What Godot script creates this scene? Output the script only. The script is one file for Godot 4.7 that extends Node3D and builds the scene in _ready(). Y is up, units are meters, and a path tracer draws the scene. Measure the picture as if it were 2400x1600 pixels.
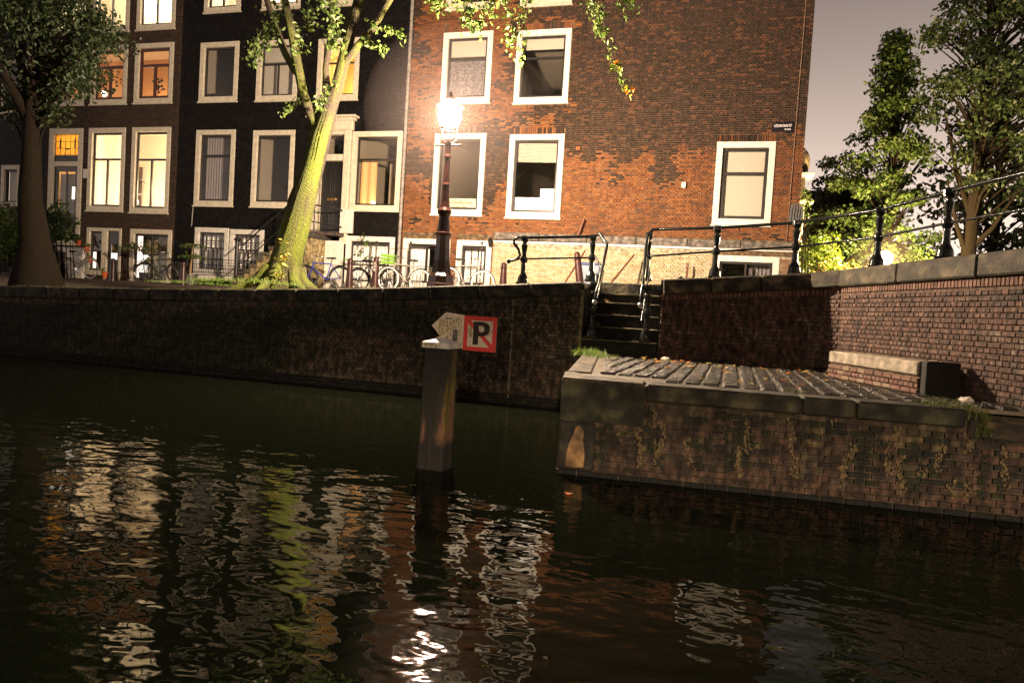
extends Node3D
# An Amsterdam canal corner at night. x runs along the far quay, y is up, z comes out of the quay face (z = 0) over the water. Units are metres.

const EYE := Vector3(0, 1.75, 13.2)
const FZ := -8.8
var M := {}
var rng := RandomNumberGenerator.new()
var soft := FastNoiseLite.new()
var TX := {}


class Geo:
	var v := PackedVector3Array()
	var n := PackedVector3Array()
	var c := PackedColorArray()
	var uv := PackedVector2Array()
	var ix := PackedInt32Array()

	func quad(p: Vector3, q: Vector3, r: Vector3, s: Vector3, col := Color.WHITE) -> void:
		var k := v.size()
		var nn := (r - p).cross(q - s)
		nn = nn.normalized()
		for w in [p, q, r, s]:
			v.append(w)
			n.append(nn)
			c.append(col)
			uv.append(Vector2.ZERO)
		ix.append_array(PackedInt32Array([k, k + 1, k + 2, k, k + 2, k + 3]))

	func tri(p: Vector3, q: Vector3, r: Vector3, col := Color.WHITE) -> void:
		var k := v.size()
		var nn := (r - p).cross(q - p).normalized()
		for w in [p, q, r]:
			v.append(w)
			n.append(nn)
			c.append(col)
			uv.append(Vector2.ZERO)
		ix.append_array(PackedInt32Array([k, k + 1, k + 2]))

	# a box with chamfered edges, centred on t
	func cbox(t: Transform3D, s: Vector3, ch := 0.006, col := Color.WHITE) -> void:
		var h := s * 0.5
		var e := minf(ch, minf(h.x, minf(h.y, h.z)) * 0.45)
		for ax in 3:
			for sg in [-1.0, 1.0]:
				var a: int = (ax + 1) % 3
				var b: int = (ax + 2) % 3
				var o: Array = []
				for w in [Vector2(-1, -1), Vector2(-1, 1), Vector2(1, 1), Vector2(1, -1)]:
					var p := Vector3.ZERO
					p[ax] = h[ax] * sg
					p[a] = (h[a] - e) * w.x
					p[b] = (h[b] - e) * w.y
					o.append(t * p)
				if sg > 0:
					quad(o[0], o[1], o[2], o[3], col)
				else:
					quad(o[3], o[2], o[1], o[0], col)
		if e < 0.0015:
			return
		for ax in 3:
			var a: int = (ax + 1) % 3
			var b: int = (ax + 2) % 3
			for w in [Vector2(-1, -1), Vector2(-1, 1), Vector2(1, 1), Vector2(1, -1)]:
				var o: Array = []
				for k in 4:
					var p := Vector3.ZERO
					p[ax] = (h[ax] - e) * (-1.0 if k == 0 or k == 3 else 1.0)
					p[a] = (h[a] if k < 2 else h[a] - e) * w.x
					p[b] = (h[b] - e if k < 2 else h[b]) * w.y
					o.append(t * p)
				if ((o[2] - o[0]) as Vector3).cross(o[1] - o[3]).dot(o[0] - t.origin) < 0:
					quad(o[3], o[2], o[1], o[0], col)
				else:
					quad(o[0], o[1], o[2], o[3], col)
		for i in 8:
			var sx := -1.0 if i & 1 else 1.0
			var sy := -1.0 if i & 2 else 1.0
			var sz := -1.0 if i & 4 else 1.0
			var p := t * Vector3(h.x * sx, (h.y - e) * sy, (h.z - e) * sz)
			var q := t * Vector3((h.x - e) * sx, h.y * sy, (h.z - e) * sz)
			var r := t * Vector3((h.x - e) * sx, (h.y - e) * sy, h.z * sz)
			if (r - p).cross(q - p).dot(p - t.origin) < 0:
				tri(p, r, q, col)
			else:
				tri(p, q, r, col)

	func box(lo: Vector3, hi: Vector3, ch := 0.0, col := Color.WHITE) -> void:
		cbox(Transform3D(Basis(), (lo + hi) * 0.5), hi - lo, ch, col)

	# a bar of rectangular section from p to q
	func bar(p: Vector3, q: Vector3, w: float, h: float, col := Color.WHITE) -> void:
		var d := q - p
		var up := Vector3.UP if absf(d.normalized().y) < 0.95 else Vector3.BACK
		var b := Basis.looking_at(d, up)
		cbox(Transform3D(b, (p + q) * 0.5), Vector3(w, h, d.length()), 0.004, col)

	func tube(pts: Array, radii: Array, sides := 8, col := Color.WHITE, lump: FastNoiseLite = null, amount := 0.0, cols = null) -> void:
		var k := v.size()
		var side := Vector3.ZERO
		for i in pts.size():
			var p: Vector3 = pts[i]
			var d: Vector3 = (pts[mini(i + 1, pts.size() - 1)] - pts[maxi(i - 1, 0)]).normalized()
			if i == 0:
				side = d.cross(Vector3.UP if absf(d.y) < 0.9 else Vector3.RIGHT).normalized()
			else:
				side = (side - d * side.dot(d)).normalized()
			var up := d.cross(side)
			var r: float = radii[mini(i, radii.size() - 1)]
			for j in sides + 1:
				var a := TAU * float(j % sides) / sides
				var o := side * cos(a) + up * sin(a)
				var rr := r
				if lump:
					rr *= 1.0 + amount * (lump.get_noise_3d(p.x * 30 + o.x * 40, p.y * 22, p.z * 30 + o.z * 40) + 1.1 * lump.get_noise_3d(o.x * 420, p.y * 24, o.z * 420))
				v.append(p + o * rr)
				n.append(o)
				c.append(cols.call(p + o * rr) if cols != null else col)
				uv.append(Vector2(float(j) / sides, float(i)))
			if i > 0:
				for j in sides:
					var b := k + (i - 1) * (sides + 1) + j
					ix.append_array(PackedInt32Array([b, b + sides + 1, b + 1, b + 1, b + sides + 1, b + sides + 2]))
		for e in [0, pts.size() - 1]:
			var b: int = k + e * (sides + 1)
			var m := v.size()
			v.append(pts[e])
			var dd: Vector3 = (pts[e] - pts[1 if e == 0 else e - 1]).normalized()
			n.append(dd)
			c.append(c[b])
			uv.append(Vector2.ZERO)
			for j in sides:
				if e == 0:
					ix.append_array(PackedInt32Array([m, b + j, b + j + 1]))
				else:
					ix.append_array(PackedInt32Array([m, b + j + 1, b + j]))

	# profile is a list of Vector2(radius, height), from the bottom up
	func lathe(t: Transform3D, profile: Array, sides := 14, col := Color.WHITE, flat := false) -> void:
		for i in profile.size() - 1:
			var p: Vector2 = profile[i]
			var q: Vector2 = profile[i + 1]
			var sl := Vector2(q.y - p.y, p.x - q.x)
			if sl.length() < 1e-6:
				continue
			sl = sl.normalized()
			for j in sides:
				var b := TAU * j / sides
				var a := TAU * (j + 1) / sides
				var da := Vector3(cos(a), 0, sin(a))
				var db := Vector3(cos(b), 0, sin(b))
				var k := v.size()
				if flat:
					quad(t * (da * p.x + Vector3.UP * p.y), t * (da * q.x + Vector3.UP * q.y), t * (db * q.x + Vector3.UP * q.y), t * (db * p.x + Vector3.UP * p.y), col)
					var mid := t.basis * (((da + db) * 0.5 * sl.x) + Vector3.UP * sl.y).normalized()
					for w in 4:
						n[k + w] = mid
					continue
				v.append_array(PackedVector3Array([t * (da * p.x + Vector3.UP * p.y), t * (da * q.x + Vector3.UP * q.y), t * (db * q.x + Vector3.UP * q.y), t * (db * p.x + Vector3.UP * p.y)]))
				var na := (t.basis * (da * sl.x + Vector3.UP * sl.y)).normalized()
				var nb := (t.basis * (db * sl.x + Vector3.UP * sl.y)).normalized()
				n.append_array(PackedVector3Array([na, na, nb, nb]))
				for w in 4:
					c.append(col)
					uv.append(Vector2.ZERO)
				ix.append_array(PackedInt32Array([k, k + 1, k + 2, k, k + 2, k + 3]))

	func ball(p: Vector3, r: Vector3, rings := 8, sides := 12, col := Color.WHITE) -> void:
		var k := v.size()
		for i in rings + 1:
			var b := -PI / 2 + PI * i / rings
			for j in sides + 1:
				var a := TAU * j / sides
				var d := Vector3(cos(a) * cos(b), sin(b), sin(a) * cos(b))
				v.append(p + d * r)
				n.append((d / r).normalized())
				c.append(col)
				uv.append(Vector2.ZERO)
		for i in rings:
			for j in sides:
				var b := k + i * (sides + 1) + j
				ix.append_array(PackedInt32Array([b, b + sides + 2, b + sides + 1, b, b + 1, b + sides + 2]))

	func ring(center: Vector3, axis: Vector3, R: float, r: float, seg := 32, sides := 8, col := Color.WHITE) -> void:
		var x := axis.cross(Vector3.UP if absf(axis.y) < 0.9 else Vector3.RIGHT).normalized()
		var y := axis.cross(x).normalized()
		var k := v.size()
		for i in seg + 1:
			var a := TAU * i / seg
			var d := x * cos(a) + y * sin(a)
			for j in sides + 1:
				var b := TAU * j / sides
				var o := d * cos(b) + axis * sin(b)
				v.append(center + d * R + o * r)
				n.append(o)
				c.append(col)
				uv.append(Vector2.ZERO)
		for i in seg:
			for j in sides:
				var b := k + i * (sides + 1) + j
				ix.append_array(PackedInt32Array([b, b + 1, b + sides + 2, b, b + sides + 2, b + sides + 1]))

	func mesh() -> ArrayMesh:
		var a := []
		a.resize(Mesh.ARRAY_MAX)
		a[Mesh.ARRAY_VERTEX] = v
		a[Mesh.ARRAY_NORMAL] = n
		a[Mesh.ARRAY_COLOR] = c
		a[Mesh.ARRAY_TEX_UV] = uv
		a[Mesh.ARRAY_INDEX] = ix
		var m := ArrayMesh.new()
		m.add_surface_from_arrays(Mesh.PRIMITIVE_TRIANGLES, a)
		return m


func lin(r: float, g: float, b: float) -> Color:
	return Color(r, g, b)


func grain_image(seed_: int, freq: float, octaves: int, lo: float, hi: float, size := 256, power := 1.0, squash := 1.0) -> ImageTexture:
	var f := FastNoiseLite.new()
	f.seed = seed_
	f.frequency = freq
	f.fractal_octaves = octaves
	var src := f.get_seamless_image(size, size)
	src.convert(Image.FORMAT_L8)
	var d := src.get_data()
	for i in d.size():
		d[i] = int(255.0 * lerpf(lo, hi, pow(d[i] / 255.0, power)))
	return ImageTexture.create_from_image(Image.create_from_data(size, size, false, Image.FORMAT_L8, d))


func mat(key: String, col: Color, rough: float, o := {}) -> StandardMaterial3D:
	var m := StandardMaterial3D.new()
	m.resource_name = key
	m.albedo_color = col.linear_to_srgb()
	m.roughness = rough
	m.metallic = o.get("metal", 0.0)
	m.metallic_specular = o.get("spec", 0.5)
	var s: float = o.get("scale", 1.0)
	if o.has("tex") or o.has("bump"):
		m.uv1_triplanar = true
		m.uv1_world_triplanar = true
		var sy: float = o.get("scale_y", s)
		m.uv1_scale = Vector3(s, sy, s)
	if o.has("tex"):
		m.albedo_texture = TX[o.tex]
	if o.has("bump"):
		m.heightmap_enabled = true
		m.heightmap_texture = TX[o.bump]
		m.heightmap_scale = o.get("depth", 0.5)
	if o.has("rtex"):
		m.roughness_texture = TX[o.rtex]
	if o.get("vcol", false):
		m.vertex_color_use_as_albedo = true
	if o.has("back"):
		var bc: Color = o.back
		m.backlight_enabled = true
		m.backlight = bc.linear_to_srgb()
	if o.has("glow"):
		var gc: Color = o.glow
		m.emission_enabled = true
		m.emission = gc.linear_to_srgb()
		m.emission_energy_multiplier = o.get("power", 1.0)
	M[key] = m
	return m


func thing(called: String, label: String, category: String, group := "", at := Vector3.ZERO, turn := 0.0) -> Node3D:
	var o := Node3D.new()
	o.name = called
	add_child(o, true)
	o.position = at
	o.rotation.y = turn
	tag(o, label, category, group)
	return o


func tag(o: Node, label: String, category: String, group := "", kind := "") -> void:
	if label:
		o.set_meta("label", label)
	if category:
		o.set_meta("category", category)
	if group:
		o.set_meta("group", group)
	if kind:
		o.set_meta("kind", kind)


func put(called: String, g: Geo, m: Material, parent: Node = null) -> MeshInstance3D:
	return put_mesh(called, g.mesh(), m, parent)


func put_mesh(called: String, me: Mesh, m: Material, parent: Node = null) -> MeshInstance3D:
	var o := MeshInstance3D.new()
	o.name = called
	o.mesh = me
	o.material_override = m
	(parent if parent else self).add_child(o, true)
	return o


func structure(called: String, g: Geo, m: Material) -> MeshInstance3D:
	var o := put(called, g, m)
	o.set_meta("kind", "structure")
	return o


func scatter(called: String, me: Mesh, m: Material, xf: Array, cols: Array, parent: Node = null) -> MultiMeshInstance3D:
	var mm := MultiMesh.new()
	mm.transform_format = MultiMesh.TRANSFORM_3D
	mm.use_colors = true
	mm.mesh = me
	mm.instance_count = xf.size()
	for i in xf.size():
		mm.set_instance_transform(i, xf[i])
		mm.set_instance_color(i, cols[i])
	var o := MultiMeshInstance3D.new()
	o.name = called
	o.multimesh = mm
	o.material_override = m
	(parent if parent else self).add_child(o, true)
	return o


func omni(parent: Node, at: Vector3, energy: float, col: Color, size: float, called := "lamp_glow") -> void:
	var l := OmniLight3D.new()
	l.name = called
	l.light_energy = energy
	l.light_color = col.linear_to_srgb()
	l.light_size = size
	l.omni_range = 90.0
	l.omni_attenuation = 2.0
	l.shadow_enabled = true
	parent.add_child(l, true)
	l.position = at


# top of the quay edge along x
func edge_y(x: float) -> float:
	var k := [[-60.0, 1.6], [-17.0, 1.6], [-12.2, 1.76], [-9.5, 1.88], [-6.6, 2.05], [-2.65, 2.35], [-1.25, 2.46], [1.3, 2.68], [4.0, 2.74], [60.0, 2.74]]
	for i in k.size() - 1:
		if x <= k[i + 1][0]:
			return lerpf(k[i][1], k[i + 1][1], clampf((x - k[i][0]) / (k[i + 1][0] - k[i][0]), 0, 1))
	return 2.74


func ground_y(x: float, z: float) -> float:
	var camber := lerpf(0.42, 0.12, smoothstep(-16.0, -1.0, x))
	return edge_y(x) - 0.02 + camber * smoothstep(-0.3, -8.8, z)


# Bricks laid on the plane o + u*x + v*y, standing proud along n. pick(x, y) gives an index into the palette; the largest `alone` of them in the picture become parts.
func brickwork(parent: Node, o: Vector3, u: Vector3, v: Vector3, length: float, height: float, s: Dictionary, palette: Array, pick: Callable, material: Material) -> void:
	var bl: float = s.get("l", 0.21)
	var bh: float = s.get("h", 0.053)
	var j: float = s.get("joint", 0.011)
	var d: float = s.get("depth", 0.012)
	var alone: int = s.get("alone", 300)
	var holes: Array = s.get("holes", [])
	var roof = s.get("roof")
	var headers: bool = s.get("headers", true)
	var nn := u.cross(v)
	var half := (bl - j) * 0.5
	var list := []
	var rows := int(height / (bh + j))
	for row in rows:
		var y := row * (bh + j)
		var x := 0.0
		var head := headers and row % 2 == 1
		if head:
			x = -half * 0.5
		elif not headers and row % 2 == 1:
			x = -bl * 0.5
		while x < length:
			var l := half if head else bl
			var x0 := maxf(x, 0.0)
			var x1 := minf(x + l, length)
			x += l + j
			if x1 - x0 < 0.03:
				continue
			if roof != null and y + bh > roof.call((x0 + x1) * 0.5):
				continue
			var parts := [[x0, x1]]
			for h in holes:
				if y + bh * 0.5 < h[1] or y + bh * 0.5 > h[3]:
					continue
				var left := []
				for p in parts:
					if p[1] <= h[0] or p[0] >= h[2]:
						left.append(p)
					else:
						if h[0] - p[0] > 0.02:
							left.append([p[0], h[0]])
						if p[1] - h[2] > 0.02:
							left.append([h[2], p[1]])
				parts = left
			for p in parts:
				list.append([p[0], y, p[1] - p[0], bh, absf(p[1] - p[0] - l) < 0.001])
	for e in s.get("extra", []):
		list.append(e)
	var seen := []
	for i in list.size():
		var b: Array = list[i]
		if b[4]:
			var p: Vector3 = o + u * (b[0] + b[2] * 0.5) + v * b[1]
			seen.append([b[2] * b[3] / (p - EYE).length_squared(), i])
	seen.sort_custom(func(a, b): return a[0] > b[0])
	var single := {}
	for i in mini(alone, seen.size()):
		single[seen[i][1]] = true
	var pool := {}
	var rest := Geo.new()
	for i in list.size():
		var b: Array = list[i]
		var k: int = pick.call(b[0] + b[2] * 0.5, b[1] + b[3] * 0.5)
		if k < 0:
			continue
		var wob := rng.randf_range(-0.0025, 0.0035)
		if single.has(i):
			var key := "%d_%.3f_%.3f" % [k, b[2], b[3]]
			if not pool.has(key):
				var g := Geo.new()
				brick(g, Vector3(0, 0, 0), Vector3.RIGHT, Vector3.UP, b[2], b[3], d + 0.012, palette[k])
				pool[key] = g.mesh()
			var m := put_mesh("brick", pool[key], material, parent)
			m.transform = Transform3D(Basis(u, v, nn), o + u * b[0] + v * b[1] + nn * (wob - 0.012))
		else:
			var pc: Color = palette[k]
			brick(rest, o + u * b[0] + v * b[1] + nn * (wob - 0.012), u, v, b[2], b[3], d + 0.012, pc * rng.randf_range(0.85, 1.15))
	if rest.v.size():
		var r := put("brickwork", rest, material, parent)
		r.set_meta("kind", "stuff")


func brick(g: Geo, o: Vector3, u: Vector3, v: Vector3, l: float, h: float, d: float, col: Color) -> void:
	var nn := u.cross(v)
	var e := 0.004
	var a := [o, o + v * h, o + v * h + u * l, o + u * l]
	var b := [o + nn * d + (u + v) * e, o + nn * d + v * (h - e) + u * e, o + nn * d + v * (h - e) + u * (l - e), o + nn * d + u * (l - e) + v * e]
	g.quad(b[0], b[1], b[2], b[3], col)
	for i in 4:
		var k := (i + 1) % 4
		g.quad(a[i], a[k], b[k], b[i], col)


# a wall slab with rectangular holes [x0, y0, x1, y1] and their reveals, front at z
func slab_wall(g: Geo, x0: float, x1: float, y0: float, y1: float, z: float, thick: float, holes: Array) -> void:
	var xs := [x0, x1]
	var ys := [y0, y1]
	for h in holes:
		xs.append_array([clampf(h[0], x0, x1), clampf(h[2], x0, x1)])
		ys.append_array([clampf(h[1], y0, y1), clampf(h[3], y0, y1)])
	xs.sort()
	ys.sort()
	for i in xs.size() - 1:
		for k in ys.size() - 1:
			if xs[i + 1] - xs[i] < 1e-4 or ys[k + 1] - ys[k] < 1e-4:
				continue
			var cx: float = (xs[i] + xs[i + 1]) * 0.5
			var cy: float = (ys[k] + ys[k + 1]) * 0.5
			var open := false
			for h in holes:
				if cx > h[0] and cx < h[2] and cy > h[1] and cy < h[3]:
					open = true
			if open:
				continue
			g.quad(Vector3(xs[i], ys[k], z), Vector3(xs[i], ys[k + 1], z), Vector3(xs[i + 1], ys[k + 1], z), Vector3(xs[i + 1], ys[k], z))
			g.quad(Vector3(xs[i + 1], ys[k], z - thick), Vector3(xs[i + 1], ys[k + 1], z - thick), Vector3(xs[i], ys[k + 1], z - thick), Vector3(xs[i], ys[k], z - thick))
	for h in holes:
		var a := Vector3(h[0], h[1], z)
		var b := Vector3(h[0], h[3], z)
		var c := Vector3(h[2], h[3], z)
		var d := Vector3(h[2], h[1], z)
		var t := Vector3(0, 0, -thick)
		g.quad(a, a + t, b + t, b)
		g.quad(b, b + t, c + t, c)
		g.quad(c, c + t, d + t, d)
		g.quad(d, d + t, a + t, a)
	for x in [x0, x1]:
		g.quad(Vector3(x, y0, z), Vector3(x, y1, z), Vector3(x, y1, z - thick), Vector3(x, y0, z - thick))
	g.quad(Vector3(x0, y1, z), Vector3(x1, y1, z), Vector3(x1, y1, z - thick), Vector3(x0, y1, z - thick))


func frame_boxes(g: Geo, x0: float, y0: float, x1: float, y1: float, w: float, zf: float, zb: float, wb := -1.0) -> void:
	var b := w if wb < 0 else wb
	g.box(Vector3(x0, y0 + b, zb), Vector3(x0 + w, y1 - w, zf), 0.006)
	g.box(Vector3(x1 - w, y0 + b, zb), Vector3(x1, y1 - w, zf), 0.006)
	g.box(Vector3(x0, y1 - w, zb), Vector3(x1, y1, zf), 0.006)
	g.box(Vector3(x0, y0, zb), Vector3(x1, y0 + b, zf), 0.006)


# A Dutch window: a wide painted frame, a sash with transom and mullions, and one pane for each opening of the sash.
func window(house: Node, r: Array, o := {}) -> MeshInstance3D:
	var w: float = o.get("w", 0.17)
	var sm: Material = M[o.get("sash", "dark_sash")]
	var g := Geo.new()
	frame_boxes(g, r[0], r[1], r[2], r[3], w, FZ + 0.035, FZ - 0.13)
	g.box(Vector3(r[0] - 0.03, r[1] - 0.05, FZ - 0.02), Vector3(r[2] + 0.03, r[1] - 0.001, FZ + 0.07), 0.006)
	var f := put("window", g, M[o.get("frame", "cream_paint")], house)
	var x0: float = r[0] + w
	var x1: float = r[2] - w
	var y0: float = r[1] + w
	var y1: float = r[3] - w
	var s: float = o.get("bar", 0.07)
	var zs := FZ - 0.05
	var sg := Geo.new()
	frame_boxes(sg, x0 + 0.002, y0 + 0.002, x1 - 0.002, y1 - 0.002, s, zs, zs - 0.06)
	var ty := y1 - (y1 - y0) * float(o.get("transom", 0.0))
	var cells := []
	var a := Vector2(x0 + s, x1 - s)
	if o.get("transom", 0.0) > 0.0:
		sg.box(Vector3(a.x, ty - s * 0.5, zs - 0.058), Vector3(a.y, ty + s * 0.5, zs + 0.012), 0.004)
		cells.append([a.x, ty + s * 0.5, a.y, y1 - s, o.get("grid_top", o.get("grid", Vector2i(1, 1)))])
		var bottom := ty - s * 0.5
		if o.get("mullion", false):
			var cx := (x0 + x1) * 0.5
			sg.box(Vector3(cx - s * 0.5, y0 + s, zs - 0.057), Vector3(cx + s * 0.5, bottom, zs + 0.008), 0.004)
			cells.append([a.x, y0 + s, cx - s * 0.5, bottom, o.get("grid", Vector2i(1, 1))])
			cells.append([cx + s * 0.5, y0 + s, a.y, bottom, o.get("grid", Vector2i(1, 1))])
		else:
			cells.append([a.x, y0 + s, a.y, bottom, o.get("grid", Vector2i(1, 1))])
	elif o.get("mullion", false):
		var cx := (x0 + x1) * 0.5
		sg.box(Vector3(cx - s * 0.5, y0 + s, zs - 0.057), Vector3(cx + s * 0.5, y1 - s, zs + 0.008), 0.004)
		cells.append([a.x, y0 + s, cx - s * 0.5, y1 - s, Vector2i(1, 1)])
		cells.append([cx + s * 0.5, y0 + s, a.y, y1 - s, Vector2i(1, 1)])
	else:
		cells.append([a.x, y0 + s, a.y, y1 - s, o.get("grid", Vector2i(1, 1))])
	for cl in cells:
		var gr: Vector2i = cl[4]
		for i in range(1, gr.x):
			var x := lerpf(cl[0], cl[2], float(i) / gr.x)
			sg.box(Vector3(x - 0.011, cl[1], zs - 0.05), Vector3(x + 0.011, cl[3], zs - 0.012), 0.003)
		for i in range(1, gr.y):
			var y := lerpf(cl[1], cl[3], float(i) / gr.y)
			sg.box(Vector3(cl[0], y - 0.011, zs - 0.052), Vector3(cl[2], y + 0.011, zs - 0.010), 0.003)
	put("sash", sg, sm, f)
	for cl in cells:
		var gr: Vector2i = cl[4]
		for i in gr.x:
			for k in gr.y:
				var p := Geo.new()
				var u0 := lerpf(cl[0], cl[2], float(i) / gr.x)
				var u1 := lerpf(cl[0], cl[2], float(i + 1) / gr.x)
				var v0 := lerpf(cl[1], cl[3], float(k) / gr.y)
				var v1 := lerpf(cl[1], cl[3], float(k + 1) / gr.y)
				var t := rng.randf_range(-0.004, 0.004)
				p.quad(Vector3(u0, v0, zs - 0.034 + t), Vector3(u0, v1, zs - 0.034 - t), Vector3(u1, v1, zs - 0.034 + t), Vector3(u1, v0, zs - 0.034 - t))
				put("pane", p, M[o.get("glass", "glass")], f)
	return f


# the inside of a room behind windows: an open-fronted box
func room(house: Node, x0: float, x1: float, y0: float, y1: float, depth: float, m: String, ceiling := "ceiling_white") -> void:
	var zf := FZ - 0.31
	var zb := zf - depth
	var g := Geo.new()
	g.box(Vector3(x0 - 0.1, y0, zb - 0.1), Vector3(x1 + 0.1, y1, zb))
	g.box(Vector3(x0 - 0.1, y0, zb), Vector3(x0, y1, zf))
	g.box(Vector3(x1, y0, zb), Vector3(x1 + 0.1, y1, zf))
	put("room_wall", g, M[m], house)
	var c := Geo.new()
	c.box(Vector3(x0 - 0.1, y1, zb - 0.1), Vector3(x1 + 0.1, y1 + 0.1, zf))
	c.box(Vector3(x0 - 0.1, y0 - 0.1, zb - 0.1), Vector3(x1 + 0.1, y0, zf))
	put("room_ceiling", c, M[ceiling], house)


func panel(called: String, house: Node, x0: float, y0: float, x1: float, y1: float, z: float, m: String, thick := 0.01) -> MeshInstance3D:
	var g := Geo.new()
	g.box(Vector3(x0, y0, z - thick), Vector3(x1, y1, z), 0.002)
	return put(called, g, M[m], house)


# a curtain that hangs in folds
func curtain(called: String, house: Node, x0: float, y0: float, x1: float, y1: float, z: float, m: String, fold := 0.11) -> void:
	var g := Geo.new()
	var k := int((x1 - x0) / fold * 4) + 2
	for i in k:
		var a := lerpf(x0, x1, float(i) / k)
		var b := lerpf(x0, x1, float(i + 1) / k)
		var za := z + 0.02 * sin(a * TAU / fold)
		var zb := z + 0.02 * sin(b * TAU / fold)
		g.quad(Vector3(a, y0, za), Vector3(a, y1, za), Vector3(b, y1, zb), Vector3(b, y0, zb))
	put(called, g, M[m], house)


func table_lamp(house: Node, at: Vector3, energy: float, col: Color, r := 0.11) -> void:
	var g := Geo.new()
	g.ball(at, Vector3(r, r * 1.1, r))
	put("room_lamp", g, M.room_bulb, house)
	omni(house, at, energy, col, r)


func _ready() -> void:
	rng.seed = 20240
	soft.seed = 5
	soft.frequency = 0.02
	soft.fractal_octaves = 4
	set_camera()
	set_air()
	textures()
	materials()
	ground_and_water()
	street_lamps()
	quay_wall()
	landing_stage()
	stairs()
	wing_wall()
	brown_house()
	black_house()
	brick_house()
	far_houses()
	near_bank_houses()
	unseen_shade_tree()
	lens_glow_fog()
	trees()
	railings()
	mooring_pile()
	bicycles()
	street_things()
	plants()
	litter()


func set_camera() -> void:
	var cam := Camera3D.new()
	cam.name = "camera"
	cam.position = EYE
	cam.rotation = Vector3(-0.04152, 0.28798, 0.06)
	cam.fov = 49.57
	cam.near = 0.1
	cam.far = 400.0
	add_child(cam)
	cam.current = true


func set_air() -> void:
	var sky := ProceduralSkyMaterial.new()
	sky.sky_horizon_color = Color(0.97, 0.76, 0.63).linear_to_srgb()
	sky.sky_energy_multiplier = 1.4
	sky.sky_top_color = Color(0.045, 0.036, 0.038).linear_to_srgb()
	sky.sky_curve = 0.13
	sky.ground_horizon_color = Color(0.03, 0.025, 0.02).linear_to_srgb()
	sky.ground_bottom_color = Color(0.02, 0.017, 0.014).linear_to_srgb()
	sky.sun_angle_max = 1.0
	var env := Environment.new()
	env.background_mode = Environment.BG_SKY
	env.sky = Sky.new()
	env.sky.sky_material = sky
	env.tonemap_mode = Environment.TONE_MAPPER_LINEAR
	env.tonemap_exposure = 1.0
	env.volumetric_fog_enabled = true
	env.volumetric_fog_density = 0.0
	env.sdfgi_enabled = true
	env.ssao_enabled = true
	env.ssil_enabled = true
	var we := WorldEnvironment.new()
	we.name = "air"
	we.environment = env
	add_child(we)


func textures() -> void:
	TX.grain = grain_image(1, 0.09, 3, 0.62, 1.0)
	TX.paint = grain_image(9, 0.03, 4, 0.84, 1.0)
	TX.fine = grain_image(2, 0.2, 2, 0.75, 1.0)
	TX.blotch = grain_image(3, 0.02, 5, 0.38, 1.0, 512)
	TX.stain = grain_image(4, 0.012, 6, 0.12, 1.0, 512, 1.4)
	TX.wear = grain_image(14, 0.017, 6, 0.22, 0.95, 512, 1.1)
	TX.rough = grain_image(6, 0.05, 4, 0.45, 1.0)
	TX.relief = grain_image(7, 0.06, 5, 0.0, 1.0, 512)
	# slow ripples on the canal, 30 m by 15 m, in metres-like heights about 0.5
	var f := FastNoiseLite.new()
	f.noise_type = FastNoiseLite.TYPE_SIMPLEX_SMOOTH
	f.seed = 77
	f.frequency = 1.0
	f.fractal_type = FastNoiseLite.FRACTAL_NONE
	var w := 2048
	var h := 1024
	var data := PackedFloat32Array()
	data.resize(w * h)
	for j in h:
		var z := 15.0 * j / h
		var calm := 0.22 + 0.78 * smoothstep(0.6, 6.5, z)
		for i in w:
			var x := 30.0 * i / w
			var q := 0.4 * f.get_noise_2d(x * 0.9 + z * 0.2, z * 1.7 - x * 0.15)
			q += 0.3 * f.get_noise_2d(x * 2.1 - z * 0.5 + 31.0, z * 3.6 + x * 0.35)
			q += 0.13 * f.get_noise_2d(x * 5.0 + z * 1.2 + 7.0, z * 7.6 - x * 1.1 + 50.0)
			q += 0.05 * f.get_noise_2d(x * 11.0 - z * 2.0 + 90.0, z * 15.0 + x * 2.6 + 20.0)
			data[j * w + i] = 0.5 + 0.3 * q * calm
	TX.water = ImageTexture.create_from_image(Image.create_from_data(w, h, false, Image.FORMAT_RF, data.to_byte_array()))


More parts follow.
